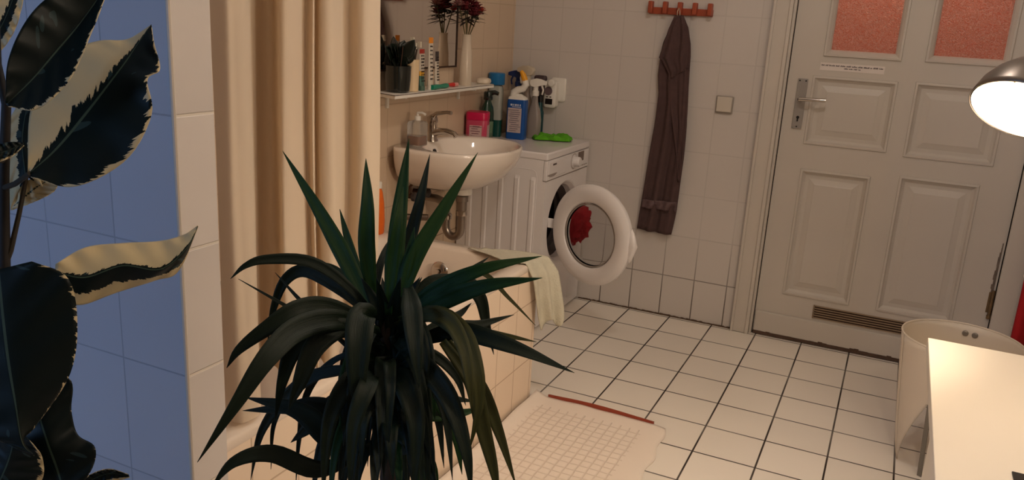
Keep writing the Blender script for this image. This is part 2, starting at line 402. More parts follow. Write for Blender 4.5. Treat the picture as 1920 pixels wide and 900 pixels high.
q = bm_(); grid(q, cloth_rows([(1268, 30), (1256, 56), (1246, 78), (1240, 105), (1236, 140), (1237, 175), (1229, 235), (1217, 300), (1205, 370), (1195, 428)],
                              [(1280, 30), (1288, 50), (1294, 80), (1294, 120), (1290, 180), (1287, 240), (1281, 300), (1274, 350), (1268, 395), (1258, 440)], -.005, fold=.010, seed=1))
obj('hanging_cloth', q, M_towel, tw, smooth=True, solid=.006, auto=False)
q = bm_(); grid(q, cloth_rows([(1266, 29), (1254, 55), (1244, 85), (1236, 108), (1241, 112), (1254, 138), (1254, 150)],
                              [(1282, 29), (1291, 52), (1295, 82), (1295, 106), (1294, 118), (1292, 124), (1290, 128)], -.022, nv=30, fold=.007, seed=3))
obj('folded_corner', q, M_towel, tw, smooth=True, solid=.006, auto=False)
q = bm_(); grid(q, cloth_rows([(1254, 138), (1252, 160), (1256, 200), (1264, 250), (1270, 300), (1273, 340)],
                              [(1292, 120), (1291, 170), (1289, 210), (1285, 260), (1281, 300), (1275, 342)], -.018, nv=30, fold=.005, seed=5))
obj('folded_edge', q, M_towel, tw, smooth=True, solid=.006, auto=False)
q = bm_(); grid(q, cloth_rows([(1206, 373), (1203, 388)], [(1270, 379), (1268, 396)], -.0165, nv=6, fold=.010, seed=1+1.9))
obj('woven_band', q, M_towel2, tw, smooth=True, solid=.004, auto=False)
q = bm_(); tube(q, [(.310, -.028, 1.448), (.311, -.036, 1.465), (.316, -.03, 1.48), (.322, -.036, 1.465), (.322, -.028, 1.448)], .0022, 8); obj('hanging_loop', q, mat('pale_loop', (190, 170, 150), .8), tw, smooth=True)

# ------------------------------------------------------------------ washing machine
WX, WY0, WY1, WZ = -.076, -.525, .006, .828
wm = thing('washing_machine', 'white front-loading washing machine with its round door open, in the room corner', 'washing machine', ((XL+WX)/2, (WY0+WY1)/2, 0))
PC = Vector((WX, -.268, .470)); PR = .178
# body with a real round opening in its front
def body():
    q = bm_()
    x0, x1, z0, z1 = XL+.012, WX, .012, .795
    n = 64
    def sq(a):   # square outline point for angle a in (y, z) about PC
        dy, dz = math.cos(a), math.sin(a); ts = []
        if dy > 1e-6: ts.append((WY1-PC.y)/dy)
        if dy < -1e-6: ts.append((WY0-PC.y)/dy)
        if dz > 1e-6: ts.append((.700-PC.z)/dz)
        if dz < -1e-6: ts.append((z0-PC.z)/dz)
        t = min(ts); return Vector((x1, PC.y+dy*t, PC.z+dz*t))
    angs = sorted([2*math.pi*k/n for k in range(n)]+[math.atan2(a-PC.z, b-PC.y) % (2*math.pi) for a in (.700, z0) for b in (WY0, WY1)])
    outer = [sq(a) for a in angs]
    def ring(r, x): return [Vector((x, PC.y+r*math.cos(a), PC.z+r*math.sin(a))) for a in angs]
    box(q, (x0, WY0, .6995), (WX-.013, WY1, .795))
    loft(q, [[Vector((x0, v.y, v.z)) for v in outer], outer, ring(PR+.022, x1), ring(PR+.015, x1-.004), ring(PR, x1-.022), ring(PR-.003, x1-.05)], capb=True)
    return q
obj('cabinet', body(), M_white, wm)
q = bm_(); lathe(q, (WX-.045, PC.y, PC.z), [(PR+.002, 0), (PR-.012, -.012), (PR-.03, -.03), (PR-.028, -.05), (PR-.04, -.06)], (1, 0, 0), 48, capb=False, capt=False); obj('door_seal', q, M_rubber, wm, smooth=True)
q = bm_(); lathe(q, (WX-.1, PC.y, PC.z), [(PR-.035, 0), (PR+.02, -.01), (PR+.02, -.26), (.02, -.28)], (1, 0, 0), 48, capb=False); obj('drum', q, mat('dark_steel_drum', (52, 40, 36), .4, .6), wm, smooth=True)
obj('worktop', bx((XL+.008, WY0-.003, .795), (WX+.006, WY1, WZ)), M_white, wm, bevel=.007)
obj('control_panel', bx((WX-.012, WY0+.001, .703), (WX+.004, WY1-.001, .793)), M_white, wm, bevel=.003)
q = bm_(); box(q, (WX-.02, WY0+.002, .6985), (WX+.0008, WY1-.002, .7035)); obj('panel_seam', q, mat('seam_shadow_grey', (130, 118, 110), .8), wm)
dw = obj('detergent_drawer', bx((WX-.004, -.505, .712), (WX+.0062, -.300, .786)), M_white, wm, bevel=.003)
q = bm_(); L0 = [Vector((WX+.0065, -.462+.05*math.cos(a), .730-.013*math.sin(a) if math.sin(a) > 0 else .730)) for a in [math.pi*k/12 for k in range(13)]]
q.faces.new([q.verts.new(v) for v in L0]); obj('drawer_grip', q, mat('grip_recess_grey', (150, 138, 130), .7), dw, solid=.0015)
q = bm_(); x = -.462
for k in range(5): box(q, (WX+.0055, -.460+k*.0085, .7665), (WX+.0070, -.460+k*.0085+.0062, .7745))
obj('maker_mark', q, mat('dark_lettering', (60, 44, 40), .5), dw)
q = bm_(); lathe(q, (WX+.003, -.196, .752), [(.033, 0), (.033, .004), (.024, .006), (.023, .030), (.020, .034)], (1, 0, 0), 32); obj('programme_knob', q, M_white, wm, smooth=True)
q = bm_(); lathe(q, (WX+.0032, -.196, .752), [(.038, 0), (.038, .0015)], (1, 0, 0), 32); obj('dial_ring', q, mat('dial_grey', (165, 152, 142), .5), wm)
obj('display', bx((WX+.001, -.142, .742), (WX+.0055, -.066, .796-.008)), mat('brown_grey_display', (104, 84, 72), .2), wm, bevel=.001)
q = bm_()
for k in range(5): box(q, (WX+.002, -.135+k*.026, .716), (WX+.006, -.120+k*.026, .7205))
obj('buttons', q, mat('button_grey', (150, 138, 130), .5), wm)
obj('service_flap', bx((WX-.002, WY1-.155, .05), (WX+.0025, WY1-.03, .15)), M_white, wm, bevel=.002)
q = bm_(); box(q, (XL+.03, WY0+.02, 0), (WX-.03, WY1-.02, .014)); obj('plinth', q, M_rubber, wm)
# pressed ribs on the visible side
q = bm_()
for k in range(5):
    x = -.452+k*.079
    L = []
    for z in (.06, .075, .70, .715): 
        h = 0 if z in (.06, .715) else .005
        L.append([Vector((x-.014, WY0-.0003, z)), Vector((x-.008, WY0-h-.0003, z)), Vector((x+.008, WY0-h-.0003, z)), Vector((x+.014, WY0-.0003, z))])
    loft(q, L, closed=False)
obj('side_ribs', q, M_white, wm)
q = bm_(); tube(q, [(-.118, WY0+.0006, .06), (-.118, WY0+.0006, .715), (-.124, WY0+.0006, .738), (-.140, WY0+.0006, .748), (-.47, WY0+.0006, .748)], .0022, 6); obj('side_crease', q, M_white, wm, smooth=True)
# open door: hinge near the front corner, swung a little past square
H = Vector((-.048, -.478, .500)); AL = math.radians(-20); e1 = Vector((math.cos(AL), math.sin(AL), 0)); nn = Vector((math.sin(AL), -math.cos(AL), 0))   # nn = outward face normal
DC = H+e1*.222
q = bm_()
lathe(q, DC, [(.140, -.006), (.143, .004), (.150, .009), (.185, .012), (.208, .006), (.219, -.004), (.220, -.014), (.214, -.030), (.205, -.034), (.165, -.036), (.142, -.030), (.140, -.006)], nn, 64, capb=False, capt=False, sy=1.02, sx=1.0)
dd = obj('round_door', q, M_white, wm, smooth=True)
q = bm_(); lathe(q, DC, [(.141, -.004), (.141, .002), (.137, .003), (.135, -.004)], nn, 64, capb=False, capt=False); obj('inner_ring', q, mat('ring_grey', (150, 140, 132), .3, .3), dd, smooth=True)
q = bm_(); lathe(q, DC, [(.138, -.004), (.136, -.030), (.128, -.060), (.105, -.085), (.06, -.098), (.01, -.100)], nn, 48, capb=False, capt=True); obj('glass_bowl', q, M_glass, dd, smooth=True, solid=.004)
LC = DC+e1*.214-nn*.014
q = bm_()
L = []
for s, wz in ((0, .075), (.012, .06), (.022, .03), (.026, .006)):
    L.append([LC+e1*s+Vector((0,0,wz*math.cos(a)))+nn*(.014*math.sin(a)) for a in [2*math.pi*k/12 for k in range(12)]])
loft(q, L, capb=True, capt=True); obj('door_latch', q, M_white, dd, smooth=True)
q = bm_(); box(q, (WX-.001, -.466, .480), (-.046, -.459, .525)); obj('hinge', q, M_white, dd, bevel=.004)
# red laundry bulging out of the drum
def blob(c, r, seed, sc_=(1,1,1), amp=.25, fr=12):
    q = bm_(); bmesh.ops.create_icosphere(q, subdivisions=4, radius=1)
    for v in q.verts:
        nr = noise.noise(v.co*fr*.14+Vector((seed,0,0)))*amp + noise.noise(v.co*fr*.4+Vector((0,seed,0)))*amp*.35
        k = 1+nr; v.co = Vector((c[0]+v.co.x*r*sc_[0]*k, c[1]+v.co.y*r*sc_[1]*k, c[2]+v.co.z*r*sc_[2]*k))
    return q
t = tag(obj('laundry', blob((-.060, -.150, .452), .082, 3, (.9, .80, 1.30), .30, 30), mat('red_cloth', (150, 18, 28), .9, var=.3, scale=30, bump=.6, bscale=90), smooth=True, auto=False), 'red laundry bulging out of the open washing machine drum, seen through the glass door', 'laundry')

# ------------------------------------------------------------------ bathtub
BX1, BY0, BY1, BZ = .204, -2.788, -1.20, .56
bt = thing('bathtub', 'white built-in bathtub with a tiled apron, between partition and washing machine', 'bathtub', (-.16, -2, 0))
q = bm_(); n_ = 6
cx, cy = (XL+BX1)/2+.001, (BY0+BY1)/2; hx, hy = (BX1-XL)/2-.002, (BY1-BY0)/2
loops = [rrect(cx, cy, hx-.004, hy-.004, .03, BZ-.03, n_), rrect(cx, cy, hx, hy, .035, BZ-.024, n_), rrect(cx, cy, hx, hy, .035, BZ-.008, n_), rrect(cx, cy, hx-.006, hy-.006, .035, BZ, n_),
         rrect(cx, cy, hx-.055, hy-.062, .12, BZ-.001, n_), rrect(cx, cy, hx-.066, hy-.075, .12, BZ-.012, n_), rrect(cx, cy, hx-.085, hy-.10, .13, BZ-.12, n_), rrect(cx, cy, hx-.115, hy-.16, .13, .24, n_), rrect(cx, cy, hx-.16, hy-.22, .12, .17, n_), rrect(cx, cy, hx-.25, hy-.35, .08, .155, n_)]
loft(q, loops, capt=True); obj('tub', q, M_acryl, bt, smooth=True, auto=False)
obj('tiled_apron', bx((BX1-.03, BY0, 0), (BX1-.002, BY1-.004, BZ-.022)), M_apron, bt, bevel=.002)
obj('tiled_end', bx((XL+.004, BY1-.03, 0), (BX1-.03, BY1-.004, BZ-.024)), M_acryl, bt)
q = bm_(); lathe(q, (-.15, BY1-.105, .475), [(.034, 0), (.036, -.006), (.028, -.014), (.012, -.016)], (0, 1, -.15), 28); lathe(q, (-.15, BY1-.125, .477), [(.01, 0), (.01, -.012)], (0, 1, -.15), 12)
obj('overflow_cover', q, M_chrome, bt, smooth=True)

# ------------------------------------------------------------------ washbasin
sb = thing('washbasin', 'white wall-hung washbasin over the end of the bathtub', 'washbasin', (-.3, -.85, .69))
def sink_loop(k, z, ox=0, n=56, kx=None):
    L = []
    for i in range(n):
        a = 2*math.pi*i/n; ca, sa = math.cos(a), math.sin(a)
        y = -.855+.287*k*math.copysign(abs(sa)**.86, sa)
        x = -.33+ (.242*(kx or k)*abs(ca)**.92 if ca > 0 else -.19*(1 if k > .8 else max(.35, k)) *abs(ca)**.22)
        L.append(Vector((max(x+ox, XL+.001), y, z)))
    return L
q = bm_()
outer = [(.36, .700), (.52, .704), (.68, .722), (.82, .755), (.92, .795), (.975, .83), (1.0, .862), (1.0, .872), (.985, .878)]
L = [sink_loop(k, z, -.08*(1-k)) for k, z in outer]
def basin_loop(k, z, n=56):
    return [Vector((-.285+.195*k*math.cos(2*math.pi*i/n), -.845+.245*k*math.sin(2*math.pi*i/n), z)) for i in range(n)]
L += [basin_loop(k, z) for k, z in ((1.0, .876), (.97, .870), (.93, .85), (.85, .81), (.70, .775), (.45, .755), (.12, .748))]
loft(q, L, capb=True, capt=True); obj('basin', q, M_ceramic, sb, smooth=True, auto=False)
q = bm_(); lathe(q, (-.458, -.85, .832), [(.010, 0), (.009, .006)], (1, 0, .5), 14); obj('overflow_hole', q, M_black, sb)
q = bm_(); lathe(q, (-.285, -.845, .748), [(.022, 0), (.022, .004), (.016, .006)], n=20); obj('drain', q, M_chrome, sb, smooth=True)
# tap
tp = thing('basin_tap', 'chrome single-lever mixer tap standing on the washbasin ledge', 'tap', (-.475, -.845, .876))
q = bm_(); lathe(q, (-.475, -.845, .874), [(.027, 0), (.026, .006), (.021, .012), (.021, .075), (.024, .080), (.022, .100), (.012, .108)], n=24); obj('tap_body', q, M_chrome, tp, smooth=True)
q = bm_(); tube(q, [(-.475, -.845, .905), (-.44, -.848, .918), (-.40, -.852, .922), (-.36, -.856, .915), (-.352, -.857, .906)], [.018, .016, .013, .012, .012], 14); obj('spout', q, M_chrome, tp, smooth=True)
q = bm_(); tube(q, [(-.478, -.845, .972), (-.45, -.85, .992), (-.40, -.858, 1.002), (-.375, -.862, 1.002)], [.013, .009, .007, .008], 12); obj('lever', q, M_chrome, tp, smooth=True)
# soap dispenser
sd = thing('soap_dispenser', 'square glass soap dispenser half full of amber soap beside the tap', 'soap dispenser', (-.452, -1.0, .876))
def rb(cx, cy, hx, hy, r, zs_, rot=0):
    q = bm_(); loft(q, [rrect(cx, cy, hx*k, hy*k, min(r, hx*k*.95, hy*k*.95), z, 4, rot) for k, z in zs_], capb=True, capt=True); return q
obj('glass_body', rb(-.452, -1.0, .032, .034, .010, [(.95, .876), (1, .880), (1, .963), (.9, .971), (.45, .977)]), M_clear, sd, smooth=True)
obj('amber_soap', rb(-.452, -1.0, .028, .030, .008, [(1, .880), (1, .915)]), mat('amber_liquid', (150, 84, 36), .15), sd, smooth=True)
q = bm_(); lathe(q, (-.452, -1.0, .977), [(.013, 0), (.013, .016), (.005, .018), (.005, .030)], n=16); tube(q, [(-.452, -1.0, 1.006), (-.43, -1.0, 1.008), (-.415, -1.0, 1.002)], .005, 8); obj('pump', q, M_plastic, sd, smooth=True)
# waste pipe and valves
sp = thing('waste_trap', 'metal bottle-bend waste trap and valves under the washbasin', 'waste trap', (-.32, -.85, .45))
q = bm_(); lathe(q, (-.315, -.85, .585), [(.022, 0), (.022, .05), (.027, .052), (.027, .074), (.020, .078), (.020, .125)], n=20); obj('tailpiece', q, M_dull, sp, smooth=True)
q = bm_(); lathe(q, (-.315, -.85, .668), [(.040, 0), (.042, .008), (.040, .038)], n=24); obj('outlet_collar', q, M_plastic, sp, smooth=True)
pts = [(-.315, -.85, .60)]+[Vector((-.352+.037*math.cos(a), -.85, .520-.045*math.sin(a))) for a in [math.pi*k/10 for k in range(11)]]+[(-.389, -.85, .56), (-.392, -.85, .60), (-.405, -.85, .622), (-.44, -.85, .63), (XL+.002, -.85, .63)]
q = bm_(); tube(q, pts, .0175, 16); obj('bend', q, M_dull, sp, smooth=True)
for c in ((-.315, -.85, .575), (-.389, -.85, .548)):
    q = bm_(); lathe(q, c, [(.024, 0), (.025, .004), (.025, .02), (.021, .024)], n=20); obj('pipe_nut', q, M_chrome, sp, smooth=True)
q = bm_(); lathe(q, (XL+.002, -.85, .63), [(.04, 0), (.036, .008), (.02, .012)], (1, 0, 0), 24); obj('wall_rose', q, M_chrome, sp, smooth=True)
for yy in (-1.0, -.90):
    vv = thing('angle_valve', 'tarnished angle valve on the wall, '+('left' if yy < -.95 else 'right')+' of the two beneath the washbasin', 'valve', (XL, yy, .66))
    q = bm_(); tube(q, [(XL+.001, yy, .66), (XL+.06, yy, .66)], .011, 12); tube(q, [(XL+.045, yy, .66), (XL+.045, yy, .70), (XL+.055, yy+.01, .715)], [.008, .006, .005], 10); obj('valve_body', q, mat('tarnished_metal', (92, 70, 56), .4, .8, var=.3), vv, smooth=True)
    q = bm_(); lathe(q, (XL+.058, yy, .66), [(.014, 0), (.020, .003), (.020, .018), (.014, .022)], (1, 0, 0), 12); obj('valve_knob', q, M_rubber, vv, smooth=True)
q = bm_(); tube(q, [(XL+.001, -1.03, .575), (XL+.03, -1.03, .575), (XL+.05, -1.02, .576), (XL+.13, -.99, .58)], .014, 12); 
vv = thing('pipe_stub', 'short capped pipe running along the wall below the valves', 'pipe', (XL, -1.03, .575)); obj('pipe', q, M_dull, vv, smooth=True)
q = bm_(); lathe(q, (XL+.0, -1.035, .575), [(.028, 0), (.030, .006), (.030, .022), (.018, .03)], (1, -.1, 0), 18); obj('dark_collar', q, M_black, vv, smooth=True)

# ------------------------------------------------------------------ shelf, mirror and what stands on the shelf
SZ = 1.097
sh = thing('wall_shelf', 'narrow white wall shelf with a dark edge line under the mirror', 'shelf', (-.46, -.85, 1.08))
def prism(poly, z0, z1):
    q = bm_(); loft(q, [[Vector((x, y, z0)) for x, y in poly], [Vector((x, y, z1)) for x, y in poly]], capb=True, capt=True); return q
fp = [(XL+.001, -1.21), (-.390, -1.262), (-.405, -.42), (XL+.001, -.42)]
obj('shelf_board', prism(fp, SZ-.016, SZ), M_plastic, sh, bevel=.002)
obj('edge_line', prism([(XL+.002, -1.2115), (-.3892, -1.2637), (-.4042, -.4185), (XL+.002, -.4185)], SZ-.0035, SZ-.001), M_brown, sh)
for y in (-1.12, -.55):
    q = bm_(); box(q, (XL+.001, y-.006, SZ-.07), (XL+.012, y+.006, SZ-.015)); box(q, (XL+.001, y-.006, SZ-.026), (-.43, y+.006, SZ-.0155)); obj('shelf_bracket', q, M_plastic, sh, bevel=.001)
mr = thing('mirror', 'framed wall mirror with a thin dark brown edge above the shelf', 'mirror', (XL, -.9, 1.19))
my0, my1, mz0, mz1 = -1.19, -.600, 1.178, 1.75
obj('mirror_glass', bx((XL+.008, my0, mz0), (XL+.014, my1, mz1)), M_mirror, mr)
q = bm_(); wv = .007
box(q, (XL+.001, my0-wv, mz0-wv), (XL+.017, my0, mz1+wv)); box(q, (XL+.001, my1, mz0-wv), (XL+.017, my1+wv, mz1+wv)); box(q, (XL+.001, my0, mz0-wv), (XL+.017, my1, mz0)); box(q, (XL+.001, my0, mz1), (XL+.017, my1, mz1+wv))
obj('mirror_frame', q, M_brown, mr); obj('mirror_backing', bx((XL+.001, my0, mz0), (XL+.008, my1, mz1)), M_brown, mr)

def onshelf(px, X=-.45): 
    p = P(px, 160, 0, X); return X, p.y
# potted plant
x, y = -.452, -1.150
pp = thing('potted_plant', 'small dark-leaved plant in a dark glazed pot, leftmost on the shelf', 'potted plant', (x, y, SZ))
q = bm_(); lathe(q, (x, y, SZ), [(.036, 0), (.046, .006), (.050, .05), (.052, .100), (.047, .100), (.044, .085), (.01, .083)], n=28); obj('pot', q, mat('dark_green_glaze', (20, 24, 20), .15, coat=.5), pp, smooth=True)
M_dleaf = mat('dark_foliage', (14, 22, 14), .4, var=.4, scale=20)
def leafmesh(q, base, tip, wid, up=Vector((0,0,1)), sag=0, n=8, fold=.15):
    base, tip = Vector(base), Vector(tip); d = tip-base; s = d.cross(up); s = s.normalized() if s.length > 1e-5 else Vector((1,0,0)); nrm = s.cross(d).normalized()
    rows = []
    for i in range(n+1):
        t = i/n; c = base+d*t-Vector((0,0,1))*sag*t*t; ww = wid*.5*math.sin(math.pi*min(1, t**.75*.98+.02))+.0003
        rows.append([c-s*ww+nrm*ww*fold, c-s*ww*.5+nrm*ww*fold*.3, c, c+s*ww*.5+nrm*ww*fold*.3, c+s*ww+nrm*ww*fold])
    grid(q, rows)
q = bm_()
for k in range(34):
    a = random.uniform(0, 6.28); r = random.uniform(.02, .072); h = random.uniform(.11, .21); b0 = (x+.012*math.cos(a), y+.012*math.sin(a), SZ+.08+random.uniform(0, .06))
    tip = (max(x+r*math.cos(a), XL+.03), y+r*math.sin(a), SZ+h+.02); leafmesh(q, b0, tip, random.uniform(.04, .062), up=Vector((math.cos(a+1.5), math.sin(a+1.5), .3)), sag=.02)
obj('foliage', q, M_dleaf, pp, smooth=True, solid=.0006)
q = bm_()
for k in range(5): tube(q, [(x+.01*math.cos(k), y+.01*math.sin(k), SZ+.08), (x+.02*math.cos(k*1.3), y+.02*math.sin(k*1.3), SZ+.17)], .0025, 6)
obj('stems', q, M_brown, pp)
# tumbler with brushes
x, y = -.437, -1.074
cu = thing('tumbler', 'cream tumbler holding the toothbrushes, on the shelf', 'tumbler', (x, y, SZ))
q = bm_(); lathe(q, (x, y, SZ), [(.024, 0), (.0265, .002), (.0285, .122), (.0265, .122), (.0245, .006), (.005, .005)], n=28); obj('cup', q, mat('cream_ceramic', (214, 188, 150), .3), cu, smooth=True)
for k, (dx, dy, h, col, nmn) in enumerate(((.012, -.012, .185, (196, 150, 110), 'leaning left'), (-.010, .008, .205, (120, 96, 84), 'tallest, upright'), (.010, .016, .19, (60, 50, 44), 'dark handled, leaning right'))):
    tb = thing('toothbrush', 'toothbrush in the cream tumbler, '+nmn, 'toothbrush', (x, y, SZ+.01), 'toothbrushes in the tumbler')
    b0 = Vector((x-dx*.6, y-dy*.6, SZ+.008)); b1 = Vector((x+dx*1.3, y+dy*1.3, SZ+h))
    q = bm_(); tube(q, [b0, b0.lerp(b1, .6), b1], [.0045, .0038, .0028], 8); obj('handle', q, mat('brush_handle', col, .4), tb, smooth=True)
    q = bm_(); c = b1; box(q, c+Vector((-.001, -.005, -.022)), c+Vector((.012, .005, .0)))
    obj('bristles', q, mat('bristles_pale', (200, 190, 170), .8), tb)
# tubes standing on their caps
def paste(px, X, w_, h, capc, cols, label, tilt=0, depth_=.018):
    p = P(px, 158, 0, X); y = p.y
    t = thing('toothpaste_tube', label, 'toothpaste', (X, y, SZ), 'tubes standing on the shelf')
    q = bm_(); lathe(q, (X, y, SZ), [(w_*.42, 0), (w_*.42, .018)], n=18); obj('cap', q, mat('tube_cap', capc, .35), t, smooth=True)
    zb = SZ+.018; segs = cols; z = zb; tot = h-.018; acc = 0
    for fr, c, nmm in segs:
        q = bm_(); L = []
        for s in range(4):
            f = acc+fr*s/3; kx = depth_*(1-f)*.5+.0012; ky = w_*.5*(1+f*.12)
            L.append([Vector((X+kx*math.cos(a), y+ky*math.sin(a)+tilt*f, zb+tot*f)) for a in [2*math.pi*k/20 for k in range(20)]])
        loft(q, L, capb=True, capt=True); obj(nmm, q, mat('tube_'+nmm, c, .3), t, smooth=True); acc += fr
    # printed strokes on the side that faces the room
    q = bm_()
    for k in range(9):
        f = .12+k*.085; kx = depth_*(1-f)*.5+.0016
        for j in range(3):
            yy = y-w_*.34+j*w_*.24; box(q, (X+kx*.93, yy, zb+tot*f), (X+kx*.93+.0008, yy+w_*random.uniform(.08, .2), zb+tot*f+.006))
    obj('printing', q, mat('tube_print', (46, 36, 34), .5), t)
    return t
paste(790, -.435, .034, .160, (64, 92, 78), [(.28, (62, 96, 84), 'green_band'), (.13, (206, 150, 40), 'yellow_band'), (.47, (188, 176, 160), 'pale_body'), (.12, (160, 44, 34), 'red_band')], 'toothpaste tube with green, yellow and red bands on the shelf')
paste(806, -.432, .030, .205, (210, 200, 185), [(.88, (200, 188, 172), 'pale_body'), (.12, (226, 138, 34), 'orange_end')], 'tall pale tube with an orange end on the shelf')
paste(818, -.437, .026, .150, (205, 196, 182), [(.7, (204, 192, 176), 'pale_body'), (.3, (60, 52, 50), 'dark_end')], 'shorter pale tube with a dark end, right of the other tubes')
# small flat things on the shelf
a = Vector((-.418, P(810, 153, 0, -.418).y, SZ+.0105)); b = Vector((-.430, P(839, 151, 0, -.43).y, SZ+.0105))
q = bm_(); tube(q, [a, a.lerp(b, .2), a.lerp(b, .5), a.lerp(b, .85), b], [.010, .0105, .008, .0105, .009], 12)
tag(obj('interdental_brush_case', q, mat('teal_plastic', (24, 128, 100), .35), smooth=True), 'small teal plastic case lying at the front of the shelf', 'case')
a = Vector((-.450, P(834, 147, 0, -.45).y, SZ+.0095)); b = Vector((-.438, P(858, 144, 0, -.438).y, SZ+.0095))
t = thing('lip_balm', 'small red tube lying on the shelf behind the teal case', 'tube', ((a.x+b.x)/2, (a.y+b.y)/2, SZ))
q = bm_(); tube(q, [a, a.lerp(b, .7)], [.005, .0095], 12); obj('balm_body', q, mat('red_plastic', (196, 44, 36), .3), t, smooth=True)
q = bm_(); tube(q, [a.lerp(b, .7), b], [.0088, .0085], 12); obj('balm_cap', q, mat('pink_white_plastic', (210, 150, 140), .3), t, smooth=True)
# vase with roses
vx, vy = -.452, -.612
va = tag(obj('vase', (lambda q: (lathe(q, (vx, vy, SZ), [(.025, 0), (.0275, .004), (.0275, .06), (.025, .13), (.019, .19), (.0185, .212), (.021, .218), (.018, .218), (.0155, .205), (.004, .20)], n=32), q)[1])(bm_()), mat('cream_porcelain', (206, 190, 170), .22), smooth=True), 'slender cream porcelain vase with dark red roses, on the right part of the shelf', 'vase')
M_rose = mat('dark_red_petals', (104, 26, 34), .7, var=.3, scale=60)
M_rose2 = mat('bright_red_petals', (168, 52, 34), .7, var=.3, scale=60)
M_rose3 = mat('dusty_pink_petals', (132, 84, 80), .7, var=.3, scale=60)
M_stem = mat('dry_green_stem', (92, 84, 52), .7)
def rose(c, r, mt, lab):
    t = thing('rose', lab, 'flower', (vx, vy, SZ+.15), 'roses in the vase')
    q = bm_(); tube(q, [(vx+(c[0]-vx)*.08, vy+(c[1]-vy)*.08, SZ+.15), (vx+(c[0]-vx)*.2, vy+(c[1]-vy)*.2, SZ+.215), (vx+(c[0]-vx)*.75, vy+(c[1]-vy)*.75, c[2]-.035), (c[0], c[1], c[2]-.006)], .0024, 6); obj('stem', q, M_stem, t, smooth=True)
    q = bm_()
    for ringi, (nk, rr, tilt, h) in enumerate(((3, .30, .15, .8), (5, .55, .35, .75), (6, .80, .7, .55), (7, 1.0, 1.05, .3))):
        for k in range(nk):
            a = 2*math.pi*k/nk+ringi*.6+random.uniform(-.1, .1)
            rows = []
            for i in range(6):
                u = i/5; rad = r*rr*(.25+.75*u**.7)*(1+.0*u); zz = c[2]-r*.45+r*1.0*h*math.sin(u*math.pi*.62)
                hw = (2.3/nk)*math.sin(math.pi*(.18+.70*u)); row = []
                for j in range(5):
                    b_ = a+(j/4-.5)*hw*2.2; cr = rad*(1+.05*noise.noise(Vector((j, i, k+ringi*7))))
                    row.append(Vector((c[0]+cr*math.cos(b_), c[1]+cr*math.sin(b_), zz+(.004*noise.noise(Vector((j*.7, k, ringi)))))))
                rows.append(row)
            grid(q, rows)
    obj('petals', q, mt, t, smooth=True, solid=.0008)
    q = bm_()
    for k in range(5):
        a = 2*math.pi*k/5+.4; leafmesh(q, (c[0], c[1], c[2]-r*.5), (c[0]+r*1.25*math.cos(a), c[1]+r*1.25*math.sin(a), c[2]-r*.75), r*.5, sag=.004)
    obj('sepals', q, mat('dark_sepal', (44, 40, 26), .7), t, smooth=True)
rz = SZ+.318
rose((vx+.000, vy-.028, rz+.020), .046, M_rose, 'dark red rose left of centre in the vase')
rose((vx+.015, vy+.030, rz+.024), .046, M_rose, 'dark red rose right of centre in the vase')
rose((vx+.030, vy+.000, rz-.002), .042, M_rose, 'dark red rose hanging lowest at the front of the vase')
rose((vx-.005, vy+.000, rz+.052), .046, M_rose, 'dark red rose standing highest in the vase')
rose((vx+.010, vy+.100, rz+.010), .026, M_rose2, 'bright red rose furthest to the right in the vase')
rose((vx-.005, vy-.080, rz+.030), .032, M_rose3, 'dusty pink rose furthest to the left in the vase')
q = bm_()
for k in range(24):
    a = random.uniform(0, 6.28); r0 = .03; r1 = random.uniform(.08, .125); z = rz-.03+random.uniform(-.02, .02)
    leafmesh(q, (vx+.01*math.cos(a), vy+r0*math.sin(a), z), (max(vx+.5*r1*math.cos(a), XL+.03), vy+r1*math.sin(a), z+random.uniform(-.02, .015)), .014)
tag(obj('rose_foliage', q, mat('dark_dry_leaf', (48, 34, 26), .8, var=.4), smooth=True, solid=.0006), 'dark dried leaves under the rose heads of the bouquet', 'foliage')
# soap bar
c = Vector((-.445, P(908, 146, 0, -.445).y, SZ))
tag(obj('soap_bar', (lambda q: (loft(q, [rrect(c.x-.002, c.y, .030*k, .040*k, .022*k, z, 5, .2) for k, z in ((.8, SZ), (.97, SZ+.005), (1, SZ+.013), (.9, SZ+.022), (.6, SZ+.026))], capb=True, capt=True), q)[1])(bm_()), mat('soap_white', (226, 210, 188), .4, sss=.1), smooth=True), 'oval white soap bar at the right end of the shelf', 'soap')
# little white box on the ledge behind (white bottle seen behind the washbasin)

# ------------------------------------------------------------------ cleaning bottles on the washing machine
T = WZ+.0005
